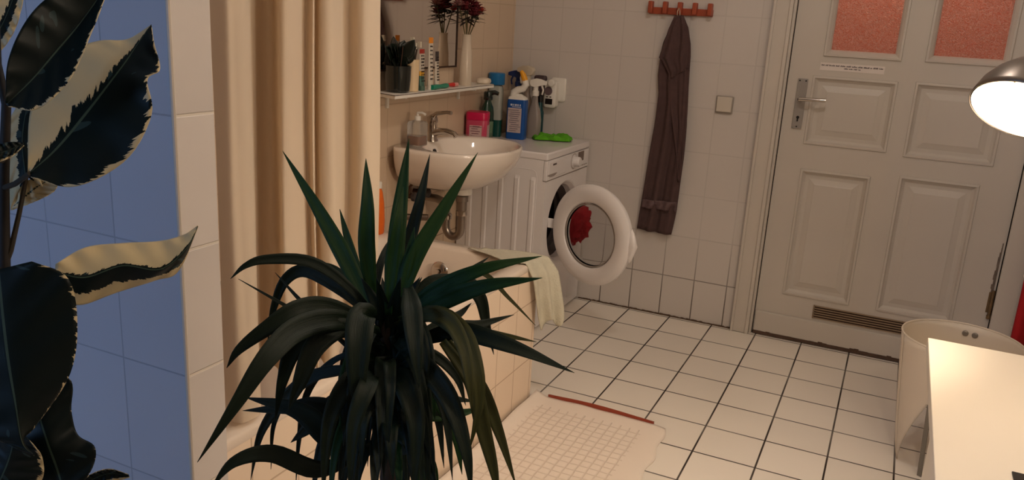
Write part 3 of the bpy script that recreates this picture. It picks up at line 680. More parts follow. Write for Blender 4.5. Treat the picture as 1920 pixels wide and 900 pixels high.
# pink jar
x, y = -.470, -.440
t = thing('pink_tub', 'short pink tub with a bright pink lid on the washing machine', 'tub', (x, y, T))
obj('tub_body', rb(x, y, .050, .050, .022, [(.94, T), (1, T+.004), (1, T+.100), (.97, T+.104)], .3), mat('pink_label_plastic', (190, 66, 94), .35), t, smooth=True)
obj('tub_lid', rb(x, y, .051, .051, .022, [(1, T+.104), (1.0, T+.134), (.94, T+.139)], .3), mat('hot_pink_lid', (196, 16, 72), .3), t, smooth=True)
M_lab = mat('pale_label', (200, 170, 165), .45, var=.12, scale=60)
u_ = Vector((math.cos(.3), math.sin(.3), 0)); v_ = Vector((-math.sin(.3), math.cos(.3), 0)); c0 = Vector((x, y, T))
def slab(q, c, u, w_, h, n_, th, z0):
    """thin box standing on a side face: centre c, along u, outward n_"""
    a = c-u*w_/2+n_*th*0+Vector((0,0,z0)); vs = []
    for dz in (0, h):
        for s in (0, w_):
            for d in (-.001, th): vs.append(q.verts.new(a+u*s+n_*d+Vector((0,0,dz))))
    for f in ((0,1,3,2),(4,6,7,5),(0,4,5,1),(2,3,7,6),(0,2,6,4),(1,5,7,3)): q.faces.new([vs[i] for i in f])
q = bm_(); slab(q, c0-v_*.050, u_, .058, .066, -v_, .0008, .014); slab(q, c0+u_*.050, v_, .058, .066, u_, .0008, .014); lb = obj('tub_label', q, M_lab, t)
q = bm_()
for k in range(5): slab(q, c0-v_*.0508+u_*random.uniform(-.006, .006), u_, random.uniform(.025, .05), .003, -v_, .0006, .03+k*.011)
slab(q, c0-v_*.0508, u_, .056, .003, -v_, .0006, .072); obj('printing', q, mat('grey_print', (110, 60, 70), .5), lb)
# green bottle
x, y = -.478, -.330
def bottle(name, label, cat, x, y, prof, m_body, n=24, sx=1, sy=1, part='bottle_body', z=None):
    t = thing(name, label, cat, (x, y, z or T)); q = bm_(); lathe(q, (x, y, z or T), prof, n=n, sx=sx, sy=sy); obj(part, q, m_body, t, smooth=True); return t
t = bottle('green_bottle', 'dark green bottle with a dark cap on the washing machine, behind the pink tub', 'bottle', x, y, [(.030, 0), (.034, .006), (.034, .12), (.030, .15), (.018, .175), (.016, .185)], mat('dark_green_plastic', (16, 52, 34), .2, coat=.4), sx=.85, sy=1.15)
q = bm_(); lathe(q, (x, y, T+.185), [(.020, 0), (.022, .003), (.022, .034), (.017, .040)], n=20); tube(q, [(x, y, T+.215), (x+.03, y+.01, T+.222), (x+.048, y+.014, T+.216)], [.014, .011, .009], 10); obj('dark_cap', q, mat('black_green_cap', (14, 28, 24), .15, coat=.6), t, smooth=True)
q = bm_(); L = [[Vector((x+.0295*1*math.cos(a), y+.0395*math.sin(a), z)) for a in [(-2.3+2.6*k/14) for k in range(15)]] for z in (T+.012, T+.085)]; grid(q, L); lb = obj('bottle_label', q, mat('green_white_label', (96, 120, 92), .5, var=.6, scale=90), t, smooth=True, solid=.001)
# clear bottle with blue cap
x, y = -.484, -.235
t = thing('clear_bottle', 'tall clear bottle with turquoise liquid and a broad blue cap on the washing machine', 'bottle', (x, y, T))
obj('bottle_body', rb(x, y, .033, .036, .014, [(.95, T), (1, T+.005), (1, T+.225), (.85, T+.245), (.6, T+.252)], .3), mat('milky_clear', (176, 176, 166), .25, trans=.25), t, smooth=True)
obj('liquid_band', rb(x, y, .0338, .0368, .0145, [(.99, T+.004), (1, T+.008), (1, T+.085)], .3), mat('dark_teal', (14, 66, 58), .2), t, smooth=True)
q = bm_(); lathe(q, (x, y, T+.252), [(.038, 0), (.040, .003), (.040, .052), (.036, .056)], n=28); obj('blue_cap', q, mat('blue_cap_plastic', (22, 104, 158), .3), t, smooth=True)
# blue cleaner bottle
x, y = -.375, -.215; ro = .12
t = thing('blue_cleaner_bottle', 'blue cleaner bottle with a bent white neck and yellow nozzle on the washing machine', 'bottle', (x, y, T))
obj('bottle_body', rb(x, y, .047, .028, .012, [(.95, T), (1, T+.005), (1, T+.178), (.96, T+.190)], ro), mat('blue_label_plastic', (18, 78, 150), .3), t, smooth=True)
obj('white_shoulder', rb(x, y, .046, .027, .012, [(.98, T+.190), (.92, T+.200), (.5, T+.212), (.36, T+.216)], ro), M_plastic, t, smooth=True)
u_ = Vector((math.cos(ro), math.sin(ro), 0)); v_ = Vector((-math.sin(ro), math.cos(ro), 0)); c0 = Vector((x, y, T))
q = bm_(); tube(q, [c0-u_*.022+Vector((0,0,.195)), c0-u_*.020+Vector((0,0,.222)), c0+u_*.000+Vector((0,0,.236)), c0+u_*.024+Vector((0,0,.243)), c0+u_*.036+Vector((0,0,.262)), c0+u_*.028+Vector((0,0,.285))], [.020, .019, .017, .016, .0165, .015], 16); obj('bent_neck', q, M_plastic, t, smooth=True)
q = bm_(); tube(q, [c0+u_*.030+Vector((0,0,.280)), c0+u_*.020+Vector((0,0,.305)), c0+u_*.008+Vector((0,0,.325))], [.0155, .014, .008], 14); obj('yellow_nozzle', q, mat('yellow_plastic', (232, 160, 28), .35), t, smooth=True)
q = bm_(); slab(q, c0-v_*.028+u_*-.004, u_, .068, .118, -v_, .0008, .032); lb = obj('white_label', q, mat('white_grey_label', (190, 172, 168), .5, var=.08, scale=80), t)
q = bm_()
for k in range(11):
    slab(q, c0-v_*.0288+u_*(-.004+random.uniform(-.008, .004)), u_, random.uniform(.035, .058), .0026, -v_, .0006, .040+k*.0098)
obj('printing', q, mat('grey_blue_print', (96, 88, 100), .5), lb)
q = bm_()
for k, wl in enumerate((.010, .004, .009, .006, .005)): slab(q, c0-v_*.028+u_*(-.022+k*.011), u_, wl, .009, -v_, .0008, .160)
slab(q, c0-v_*.028+u_*.004, u_, .045, .0025, -v_, .0008, .154)
obj('brand_lettering', q, mat('white_lettering', (205, 210, 220), .4), t)
# spray bottles
def spray(x, y, ang, h, hx, hy, body_m, label, head_m, liquid=None, k=1):
    t = thing('spray_bottle', label, 'spray bottle', (x, y, T), 'spray bottles on the washing machine')
    obj('bottle_body', rb(x, y, hx, hy, min(hx, hy)*.8, [(.95, T), (1, T+.005), (1, T+h*.45), (.86, T+h*.62), (.45, T+h*.86), (.38, T+h)], ang), body_m, t, smooth=True)
    if liquid: obj('liquid', rb(x, y, hx*1.012, hy*1.012, min(hx, hy)*.8, [(.99, T+.002), (1, T+.006), (1, T+h*.36)], ang), liquid, t, smooth=True)
    u = Vector((math.cos(ang), math.sin(ang), 0)); v = Vector((-math.sin(ang), math.cos(ang), 0)); c = Vector((x, y, T+h))
    q = bm_(); lathe(q, c, [(.016*k, 0), (.016*k, .022*k), (.012*k, .026*k), (.012*k, .045*k)], n=18)
    L = []
    for s, hw, z0, z1 in ((-.030, .006, .058, .066), (-.022, .012, .044, .074), (0, .013, .040, .080), (.022, .012, .048, .078), (.042, .009, .052, .072), (.052, .008, .054, .068)):
        L.append([c+u*s*k+v*a_*k+Vector((0,0,b_*k)) for a_, b_ in ((-hw, z0), (hw, z0), (hw*.8, z1), (-hw*.8, z1))])
    loft(q, L, capb=True, capt=True); obj('spray_head', q, head_m, t, bevel=.002*k)
    q = bm_(); tube(q, [c+u*.028*k+Vector((0,0,.050*k)), c+u*.036*k+Vector((0,0,.030*k)), c+u*.032*k+Vector((0,0,.008*k))], [.005*k, .0045*k, .004*k], 8); obj('trigger', q, head_m, t, smooth=True)
    return t
M_greyb = mat('grey_bottle', (150, 132, 120), .35); M_dkb = mat('dark_blue_plastic', (22, 44, 92), .3)
spray(-.462, -.036, 3.4, .235, .030, .026, mat('yellow_green_bottle', (150, 128, 40), .35), 'spray bottle with a dark blue neck and white top, furthest left at the back', M_dkb)
q = bm_()
spray(-.386, -.088, 2.9, .245, .034, .028, M_greyb, 'grey spray bottle with a broad cream head, middle one at the back', mat('cream_spray_head', (204, 190, 168), .4), k=1.25)
spray(-.325, -.125, .2, .205, .036, .026, mat('frosted_plastic', (168, 156, 148), .3, trans=.35), 'frosted clear spray bottle with a white head, nearest the wall socket', M_plastic, k=1.05)
t = bottle('teal_bottle', 'slim dark teal bottle standing between the spray bottles', 'bottle', -.330, -.048, [(.020, 0), (.022, .004), (.022, .12), (.012, .15), (.011, .17)], mat('teal_dark', (10, 62, 66), .3))
q = bm_(); lathe(q, (-.330, -.048, T+.17), [(.013, 0), (.013, .03), (.008, .034)], n=16); obj('cap', q, M_black, t, smooth=True)
# green cloth, folded flat
def heap(cx, cy, hx, hy, h, seed, rot):
    q = bm_(); rows = []; n1, n2 = 30, 20
    for j in range(n2+1):
        v = j/n2*2-1; row = []
        for i in range(n1+1):
            u = i/n1*2-1; ex = 1+.30*noise.noise(Vector((u*2, v*2, seed)))
            X = u*hx*ex*(1-.10*abs(v)); Y = v*hy*(1+.35*noise.noise(Vector((v*2+5, u*2, seed))))
            e = max(0, 1-max(abs(u), abs(v))**6); zz = .003+h*e**.6*(.55+.75*noise.noise(Vector((u*2.4, v*2.8, seed+3)))+.40*noise.noise(Vector((u*6, v*6, seed))))
            row.append(Vector((cx+X*math.cos(rot)-Y*math.sin(rot), cy+X*math.sin(rot)+Y*math.cos(rot), T+.0015+max(.001, zz))))
        rows.append(row)
    grid(q, rows); return q
tag(obj('cleaning_cloth', heap(-.225, -.115, .098, .058, .027, 4, .42), mat('bright_green_microfibre', (92, 170, 28), .95, var=.2, scale=30, bump=.6, bscale=300), smooth=True, solid=.003, auto=False), 'crumpled bright green cleaning cloth lying on the washing machine', 'cloth')
# wall socket with plug-in timer
pc = P(1043, 178, 1, YB)
t = thing('socket_timer', 'white plug-in timer with a dark display in the wall socket above the washing machine', 'timer', (pc.x, YB, .97))
def yplate(q, cx, cz, hx, hz, r, y0, y1, n=5):
    loft(q, [[Vector((p.x, y, p.y)) for p in rrect(cx, cz, hx-e, hz-e, r, 0, n)] for y, e in ((y0, 0), (y1+.004, 0), (y1, .004))], capb=True, capt=True)
q = bm_(); yplate(q, pc.x+.012, 1.062, .040, .058, .012, YB, YB-.012); obj('socket_plate', q, M_plastic, t, smooth=True)
q = bm_(); yplate(q, pc.x-.014, 1.040, .031, .066, .014, YB-.01, YB-.052); obj('timer_body', q, M_plastic, t, smooth=True)
q = bm_(); lathe(q, (pc.x-.022, YB-.0515, 1.055), [(.021, 0), (.021, .003)], (0, -1, 0), 24); obj('dial', q, mat('mauve_grey_dial', (108, 90, 92), .4), t)
obj('display', bx((pc.x-.036, YB-.0545, .990), (pc.x+.002, YB-.051, 1.018)), mat('dark_display', (34, 26, 24), .3), t, bevel=.001)
q = bm_()
for k in range(2): box(q, (pc.x-.032+k*.018, YB-.054, 1.024), (pc.x-.022+k*.018, YB-.051, 1.029))
obj('buttons', q, M_rubber, t)
q = bm_(); lathe(q, (pc.x-.004, YB-.05, 1.096), [(.018, 0), (.018, .02), (.014, .024)], (0, -1, 0), 20); obj('plug', q, M_plastic, t, smooth=True)
pl = P(1015, 160, 1, YB)
t = thing('power_plug', 'dark plug and cable in the socket left of the timer', 'plug', (pl.x, YB, 1.0))
q = bm_(); yplate(q, pl.x, 1.085, .030, .040, .012, YB, YB-.03); obj('plug_body', q, mat('dark_mauve_plastic', (72, 54, 56), .5), t, smooth=True)
q = bm_(); tube(q, [(pl.x, YB-.028, 1.06), (pl.x+.012, YB-.03, 1.0), (pl.x+.014, YB-.02, .93), (pl.x+.02, YB-.012, .88), (pl.x+.02, YB-.009, T+.008)], .004, 8); obj('cable', q, mat('grey_cable', (92, 78, 72), .6), t, smooth=True)

# ------------------------------------------------------------------ orange bottle on the bath corner
t = bottle('shampoo_bottle', 'orange bottle on the bathtub corner, half hidden by the shower curtain', 'bottle', -.455, -1.262, [(.024, 0), (.028, .005), (.030, .05), (.026, .12), (.018, .165), (.010, .180)], mat('orange_plastic', (224, 104, 24), .35), z=BZ, sx=.7, sy=1.0)
q = bm_(); lathe(q, (-.455, -1.262, BZ+.180), [(.012, 0), (.012, .022), (.009, .025)], n=16); obj('cap', q, M_plastic, t, smooth=True)

# ------------------------------------------------------------------ cloth over the bath corner
M_palegreen = mat('pale_green_white_cloth', (202, 196, 176), .9, var=.12, scale=18, bump=.7, bscale=160)
q = bm_(); rows = []
keys = [  # across the rim, then down outside of the corner
    (Vector((-.06, -1.262, BZ+.004)), Vector((.02, -1.215, BZ+.006))),
    (Vector((.05, -1.30, BZ+.005)), Vector((.10, -1.205, BZ+.008))),
    (Vector((.125, -1.33, BZ+.006)), Vector((.185, -1.195, BZ+.010))),
    (Vector((.196, -1.31, BZ+.008)), Vector((.222, -1.172, BZ+.004))),
    (Vector((.214, -1.288, BZ-.05)), Vector((.252, -1.155, BZ-.05))),
    (Vector((.216, -1.262, BZ-.13)), Vector((.268, -1.150, BZ-.12))),
    (Vector((.218, -1.240, BZ-.19)), Vector((.284, -1.145, BZ-.19))),
    (Vector((.226, -1.215, BZ-.245)), Vector((.294, -1.150, BZ-.232)))]
nseg = 40; nu = 22
for j in range(nseg+1):
    s = j/nseg*(len(keys)-1); i = min(int(s), len(keys)-2); f = s-i; f = f*f*(3-2*f)*.5+f*.5
    a = keys[i][0].lerp(keys[i+1][0], f); b = keys[i][1].lerp(keys[i+1][1], f); row = []
    hang = max(0, (j/nseg-.42)/.58)
    for k in range(nu+1):
        u = k/nu; p = a.lerp(b, u); d = (b-a).normalized(); nrm = Vector((d.y, -d.x, 0)); nrm = -nrm if nrm.x < 0 else nrm
        if hang > 0: p = p+nrm*(.012*hang**.5*(math.sin(u*14+hang*2)+.6)) + Vector((0, 0, -.018*hang*math.sin(u*9+1)))
        else: p = p+Vector((0, 0, .003+.003*math.sin(u*12+j*.3)))
        row.append(p)
    rows.append(row)
grid(q, rows)
tag(obj('floor_cloth', q, M_palegreen, smooth=True, solid=.003, auto=False), 'pale green-white cloth draped over the far corner of the bathtub', 'cloth')

# ------------------------------------------------------------------ bath mat
mt_ = thing('bath_mat', 'white quilted bath mat lying beside the bathtub', 'bath mat', (.47, -1.8, 0))
def mat_quilt():
    m_, n, l, b = nm('white_quilted_cotton')
    g = n.new('ShaderNodeNewGeometry'); sx = n.new('ShaderNodeSeparateXYZ'); l.new(g.outputs['Position'], sx.inputs[0])
    def M(op, a, bb=None, cl=False):
        qn = n.new('ShaderNodeMath'); qn.operation = op; qn.use_clamp = cl
        for i, v in enumerate((a, bb)):
            if v is None: continue
            if isinstance(v, (int, float)): qn.inputs[i].default_value = v
            else: l.new(v, qn.inputs[i])
        return qn.outputs[0]
    nz = n.new('ShaderNodeTexNoise'); nz.inputs['Scale'].default_value = 14; l.new(g.outputs['Position'], nz.inputs['Vector'])
    wob = M('MULTIPLY', nz.outputs['Fac'], .008); o = []
    for ax in 'XY':
        f = M('FRACT', M('DIVIDE', M('ADD', sx.outputs[ax], wob), .034)); d = M('MINIMUM', f, M('SUBTRACT', 1, f)); o.append(M('SUBTRACT', 1, M('MULTIPLY', d, 9), True))
    mk = M('MAXIMUM', o[0], o[1])
    inside = M('MULTIPLY', M('LESS_THAN', sx.outputs['X'], .655), M('MULTIPLY', M('GREATER_THAN', sx.outputs['X'], .255), M('LESS_THAN', sx.outputs['Y'], -1.235)))
    mk = M('MULTIPLY', mk, inside)
    mx = n.new('ShaderNodeMix'); mx.data_type = 'RGBA'; mx.inputs[6].default_value = lin((238, 224, 210)); mx.inputs[7].default_value = lin((196, 172, 148)); l.new(M('MULTIPLY', mk, .28), mx.inputs[0]); l.new(mx.outputs[2], b.inputs['Base Color'])
    b.inputs['Roughness'].default_value = .95
    bp = n.new('ShaderNodeBump'); bp.inputs['Strength'].default_value = .5; bp.inputs['Distance'].default_value = .004; l.new(M('SUBTRACT', nz.outputs['Fac'], mk), bp.inputs['Height']); l.new(bp.outputs['Normal'], b.inputs['Normal'])
    return m_
q = bm_(); rows = []
for j in range(61):
    v = j/60; row = []
    for i in range(41):
        u = i/40; X = .213+u*(.742-.213)-.022*u*(1-v)**6 ; Y = -1.170-v*.83
        z = .009+.004*noise.noise(Vector((X*9, Y*7, 0)))
        if v < .08: z += .006*(1-v/.08)*(.35+.65*math.sin(min(1, u*1.1)*math.pi)**.6 if u < .9 else .5)
        if u < .12: z += .022*(1-u/.12)**2
        if u > .93: z -= .005*(u-.93)/.07; X += .006*math.sin(v*30)
        row.append(Vector((X, Y, max(.004, z))))
    rows.append(row)
grid(q, rows); obj('quilted_top', q, mat_quilt(), mt_, smooth=True, solid=.004, auto=False)
q = bm_(); L = []
for k in range(25):
    u = k/24; X = .262+u*(.672-.262); hh = .006+.014*math.sin(math.pi*(.12+.80*u))
    zc = .003
    L.append([Vector((X, -1.146, .002)), Vector((X, -1.148, zc+.006+hh*.6)), Vector((X, -1.168, zc+.010+hh)), Vector((X, -1.170, .002))])
loft(q, L, capb=True, capt=True); obj('red_border', q, mat('brick_red_border', (150, 66, 44), .7), mt_)

# ------------------------------------------------------------------ laundry bin
M_bin = mat('white_bin_plastic', (222, 208, 188), .4, var=.02)
bc = Vector((1.600, -.905, 0)); BH = .46; BR = .182
bi = thing('laundry_bin', 'round white bin of bent plastic sheet with pointed feet, in front of the door', 'bin', (bc.x, bc.y, 0))
q = bm_(); rows = []; nA = 96; nZ = 14
def bin_bottom(a):   # arched lower edge with pointed feet
    k = ((a/(2*math.pi)*3+.0) % 1); d = min(k, 1-k)*2      # 0 at a foot, 1 midway
    return .27*min(1, d*1.25)
A0 = math.radians(196)
for j in range(nZ+1):
    row = []
    for i in range(nA+1):
        a = 2*math.pi*i/nA; zb = bin_bottom(a); z = zb+(BH-zb)*j/nZ; r = BR*(.70+.30*(z/BH)**.8)
        row.append(Vector((bc.x+r*math.cos(a+A0), bc.y+r*math.sin(a+A0), max(z, .001))))
    rows.append(row)
grid(q, rows); obj('sheet_wall', q, M_bin, bi, smooth=True, solid=.0035, auto=False)
q = bm_(); tube(q, [Vector((bc.x+BR*math.cos(2*math.pi*k/48), bc.y+BR*math.sin(2*math.pi*k/48), BH)) for k in range(49)], .003, 6, cap=False); obj('rim', q, M_bin, bi, smooth=True)
q = bm_(); lathe(q, (bc.x, bc.y, .315), [(.163, 0), (.163, .004)], n=48); obj('bin_floor', q, M_bin, bi)
sa = math.radians(246)
q = bm_(); e = Vector((math.cos(sa), math.sin(sa), 0)); tt = Vector((-e.y, e.x, 0)); L = []
for z in (.27, BH+.004):
    c = Vector((bc.x, bc.y, z))+e*(BR*(.70+.30*(z/BH)**.8)+.002); L.append([c-tt*.012, c+tt*.012, c+tt*.012+e*.004, c-tt*.012+e*.004])
loft(q, L, capb=True, capt=True); obj('overlap_seam', q, M_bin, bi)
q = bm_(); L = []
for z in (.002, .275):
    c = Vector((bc.x, bc.y, z))+e*(BR*(.70+.30*(z/BH)**.8)+.001); L.append([c-tt*.007, c+tt*.007, c+tt*.007+e*.005, c-tt*.007+e*.005])
loft(q, L, capb=True, capt=True); obj('foot_strip', q, mat('grey_foot_strip', (128, 120, 108), .5), bi)
for k in (-1, 1):
    a = math.radians(78)+k*.085; q = bm_(); ee = Vector((math.cos(a), math.sin(a), 0)); lathe(q, Vector((bc.x, bc.y, .428))+ee*(BR*.975), [(.010, 0), (.010, .004), (.006, .006)], -ee, 16); obj('rivet', q, mat('grey_rivet', (140, 132, 122), .4, .5), bi)

# ------------------------------------------------------------------ desk and lamp
dk = thing('desk', 'plain white table top edge in the bottom right corner, lit by the lamp', 'table', (1.77, -2.6, 0))
DXL, DYF, DYN, DZT = 1.434, -1.845, -3.2, .75
M_desk = mat('white_laminate', (244, 236, 222), .35, var=.015)
obj('table_top', bx((DXL, DYN, DZT-.028), (2.12, DYF, DZT)), M_desk, dk, bevel=.002)
obj('side_panel', bx((DXL+.030, DYF-.80, .0), (DXL+.050, DYF-.16, DZT-.028)), M_desk, dk, bevel=.002)
for x, y in ((1.46, -3.15), (2.08, -3.15), (2.08, -1.89)):
    obj('leg', bx((x-.02, y-.02, 0), (x+.02, y+.02, DZT-.028)), M_desk, dk, bevel=.003)
lm = thing('desk_lamp', 'lit desk lamp with a round metal shade, at the right edge', 'lamp', (1.98, -2.05, DZT))
ld = 1.52
lc = PD(1916, 209, ld); Rl = .092
toc = (CAM-lc).normalized()
dax = (Vector((0, 0, -1))*.86 + toc*.46 + RT*(-.26)).normalized()     # where the opening points
q = bm_(); prof = [(Rl*1.0, 0), (Rl*.985, -.012), (Rl*.93, -.035), (Rl*.80, -.060), (Rl*.58, -.085), (Rl*.40, -.098), (Rl*.36, -.135), (Rl*.28, -.142)]
lathe(q, lc, prof, dax, 48, capb=False, capt=True)
M_shade = mat('grey_metal_shade', (110, 100, 92), .35, .7)
ls = obj('lamp_shade', q, [M_shade, mat('white_shade_inside', (250, 244, 232), .5)], lm, smooth=True, solid=.0016, off=1)
q = bm_(); lathe(q, lc, [(r*.97, h-.0012) for r, h in prof[:6]], dax, 48, capb=False, capt=False); obj('shade_lining', q, mat('white_shade_lining', (250, 244, 232), .6), ls, smooth=True)
q = bm_(); bc2 = lc-dax*.034; bmesh.ops.create_icosphere(q, subdivisions=3, radius=.030)
for v in q.verts: v.co = v.co+bc2
M_bulb = mat('lit_bulb', (255, 240, 215), .3, emit=((255, 214, 160), 22))
obj('bulb', q, M_bulb, lm, smooth=True)
sw = lc-dax*.135; basep = Vector((2.04, -2.55, DZT))
q = bm_(); tube(q, [sw, sw+Vector((.06, -.01, .05)), sw+Vector((.17, -.05, .04)), basep+Vector((.0, .0, .20)), basep+Vector((0, 0, .02))], .006, 10); obj('lamp_arm', q, M_shade, lm, smooth=True)
q = bm_(); lathe(q, basep, [(.075, 0), (.075, .014), (.06, .020), (.012, .024)], n=32); obj('lamp_base', q, M_shade, lm, smooth=True)
q = bm_(); k0 = lc-dax*.02+RT*.0; 
tube(q, [lc+(-dax*.04)+(-RT*.03+UP*.02)*1.0+toc*.082, lc-dax*.085+toc*.065+RT*(-.005), lc-dax*.13+toc*.04+RT*.02], .0018, 6); obj('shade_highlight', q, mat('pale_highlight', (222, 196, 150), .5), lm, smooth=True)  # pale arc stands in for the highlight along the metal shade
dl = lamp('desk_lamp_light', 'POINT', lc-dax*.002, DESK_E, (1, .78, .55), .026)
sdir = Vector((-.70, .30, -.52))
lamp('added_fill_spot', 'SPOT', lc+dax*.012, 26, (1, .80, .58), .03, sdir.to_track_quat('-Z', 'Y').to_euler(), spot_size=math.radians(125), spot_blend=.9)  # extra spot added outside the shade to brighten bath, curtain and floor

# small dark thing on the table at the frame's corner
c = P(1914, 890, 2, DZT+.002)
q = bm_(); box(q, (c.x-.012, c.y-.03, DZT), (c.x+.05, c.y+.004, DZT+.003)); tag(obj('flat_item', q, M_black, bevel=.001), 'dark flat object lying on the white table at the frame corner', 'flat_item')

# red cloth hanging at the far right
q = bm_(); rows = []
for j in range(24):
    z = .20+j*.07; row = []
    for i in range(17):
        u = i/16; row.append(Vector((1.858+u*.12, -.045-.014*math.sin(u*9+z*.8), z-.02*u*(1 if j == 0 else 0))))
    rows.append(row)
grid(q, rows)
tag(obj('red_curtain', q, mat('deep_red_fabric', (172, 22, 30), .85, var=.15, scale=20), smooth=True, solid=.003, auto=False), 'deep red fabric hanging at the right edge beside the door', 'curtain')

# ceiling lamp that lights the bathroom
cl = thing('ceiling_lamp', 'white ceiling lamp on a short stem above the bathroom', 'lamp', (CEIL_POS[0], CEIL_POS[1], ZC))
q = bm_(); tube(q, [(CEIL_POS[0], CEIL_POS[1], ZC), (CEIL_POS[0], CEIL_POS[1], CEIL_POS[2]+.10)], .008, 10); lathe(q, (CEIL_POS[0], CEIL_POS[1], ZC-.02), [(.05, 0), (.05, .02)], n=24); obj('stem', q, M_plastic, cl, smooth=True)
q = bm_(); lathe(q, (CEIL_POS[0], CEIL_POS[1], CEIL_POS[2]+.08), [(.10, 0), (.08, .02), (.04, .035)], n=32); obj('shade', q, M_plastic, cl, smooth=True)

wl_ = thing('added_fill_lamp', 'added unseen warm fill lamp on the right wall above the table', 'lamp', (XR, FILL_POS[1], FILL_POS[2]-.1))
q = bm_(); lathe(q, (XR, FILL_POS[1], FILL_POS[2]-.1), [(.05, 0), (.05, .02), (.01, .03)], (-1, 0, 0), 24); tube(q, [(XR-.02, FILL_POS[1], FILL_POS[2]-.1), (FILL_POS[0], FILL_POS[1], FILL_POS[2]-.1), (FILL_POS[0], FILL_POS[1], FILL_POS[2]-.06)], .008, 10); obj('wall_bracket', q, M_shade, wl_, smooth=True)
# ------------------------------------------------------------------ shower curtain
def curtain_mat():
    mt, n, l, b = nm('shower_curtain_fabric')
    b.inputs['Base Color'].default_value = lin((230, 214, 192)); b.inputs['Roughness'].default_value = .8
    tr = n.new('ShaderNodeBsdfTranslucent'); tr.inputs['Color'].default_value = lin((232, 208, 176))
    mx = n.new('ShaderNodeMixShader'); mx.inputs[0].default_value = .3
    out = n['Material Output']; l.new(b.outputs[0], mx.inputs[1]); l.new(tr.outputs[0], mx.inputs[2]); l.new(mx.outputs[0], out.inputs[0])
    tc = n.new('ShaderNodeTexCoord'); nz = n.new('ShaderNodeTexNoise'); nz.inputs['Scale'].default_value = 30; l.new(tc.outputs['Object'], nz.inputs['Vector'])
    bp = n.new('ShaderNodeBump'); bp.inputs['Strength'].default_value = .15; bp.inputs['Distance'].default_value = .003; l.new(nz.outputs['Fac'], bp.inputs['Height']); l.new(bp.outputs['Normal'], b.inputs['Normal'])
    return mt
# plan of the curtain: (Y, X) points from the partition to the free edge, folds as seen in the photograph
def px_y(px, X): return P(px, 200, 0, X).y
plan_px = [(398, .150), (425, .185), (445, .190), (466, .180), (474, .110), (495, .060), (516, .075), (528, .150), (548, .165), (565, .140), (575, .120), (588, .150), (596, .125), (603, .155), (622, .165), (637, .125), (655, .115), (672, .150), (690, .165), (704, .160), (711, .150)]
plan = [Vector((x, px_y(p_, x), 0)) for p_, x in plan_px]
def cr(Pn, t):
    s = t*(len(Pn)-1); i = min(int(s), len(Pn)-2); f = s-i
    p0, p1, p2, p3 = Pn[max(i-1, 0)], Pn[i], Pn[i+1], Pn[min(i+2, len(Pn)-1)]
    return .5*((2*p1)+(p2-p0)*f+(2*p0-5*p1+4*p2-p3)*f*f+(3*p1-p0-3*p2+p3)*f**3)
q = bm_(); rows = []
for j in range(41):
    z = .572+(2.10-.572)*j/40; row = []
    for i in range(201):
        t = i/200; p = cr(plan, t); dn = (1.5-z)
        p = Vector((p.x-.04*0, p.y, 0))
        x = .140+(p.x-.140)*(1+.12*dn)+.010*noise.noise(Vector((t*9, z*1.4, 2))); y = p.y+.010*dn*math.sin(t*11+1)*math.sin(math.pi*t)+.006*noise.noise(Vector((t*14, z*2, 5)))
        row.append(Vector((x, y, z)))
    rows.append(row)
grid(q, rows)
t = thing('shower_curtain', 'long cream shower curtain hanging in folds over the bathtub', 'curtain', (.14, -2.4, .572))
obj('curtain_cloth', q, curtain_mat(), t, smooth=True, auto=False)
q = bm_(); tube(q, [(.14, PY1, 2.12), (.14, YB, 2.12)], .012, 14); tag(obj('curtain_rod', q, M_chrome, smooth=True), 'metal rod that carries the shower curtain above the bathtub', 'rod')

#PLANTS
# ------------------------------------------------------------------ large leafy plant in front (long strap leaves)
def strap_mat(name, c1, c2, trl=.12):
    mt, n, l, b = nm(name)
    tc = n.new('ShaderNodeTexCoord'); sp_ = n.new('ShaderNodeSeparateXYZ'); l.new(tc.outputs['UV'], sp_.inputs[0])
    mp = n.new('ShaderNodeMapping'); mp.inputs['Scale'].default_value = (22, 1.2, 1); l.new(tc.outputs['UV'], mp.inputs['Vector'])
    nz = n.new('ShaderNodeTexNoise'); nz.inputs['Scale'].default_value = 1.6; nz.inputs['Detail'].default_value = 3; l.new(mp.outputs[0], nz.inputs['Vector'])
    mx = n.new('ShaderNodeMix'); mx.data_type = 'RGBA'; mx.inputs[6].default_value = lin(c1); mx.inputs[7].default_value = lin(c2); l.new(nz.outputs['Fac'], mx.inputs[0]); l.new(mx.outputs[2], b.inputs['Base Color'])
    b.inputs['Roughness'].default_value = .5; b.inputs['Specular IOR Level'].default_value = .3
    tr = n.new('ShaderNodeBsdfTranslucent'); tr.inputs['Color'].default_value = lin((70, 110, 30))
    ms = n.new('ShaderNodeMixShader'); ms.inputs[0].default_value = trl; l.new(b.outputs[0], ms.inputs[1]); l.new(tr.outputs[0], ms.inputs[2]); l.new(ms.outputs[0], n['Material Output'].inputs[0])
    bp = n.new('ShaderNodeBump'); bp.inputs['Strength'].default_value = .4; bp.inputs['Distance'].default_value = .002; l.new(nz.outputs['Fac'], bp.inputs['Height']); l.new(bp.outputs['Normal'], b.inputs['Normal'])
    return mt
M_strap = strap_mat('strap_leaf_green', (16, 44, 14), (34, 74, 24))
M_strap_d = strap_mat('strap_leaf_shaded', (9, 20, 12), (20, 38, 20), .04)  # near-black copy of the leaf green, shade of the lower leaves in its colour
M_strap_o = strap_mat('strap_leaf_olive', (44, 48, 18), (80, 80, 38))
crownD = 1.08
dp = thing('dracaena', 'large dark green strap-leaved houseplant in the middle foreground', 'houseplant', PD(735, 900, crownD)*1.0)
base_w = WL[dp.name]
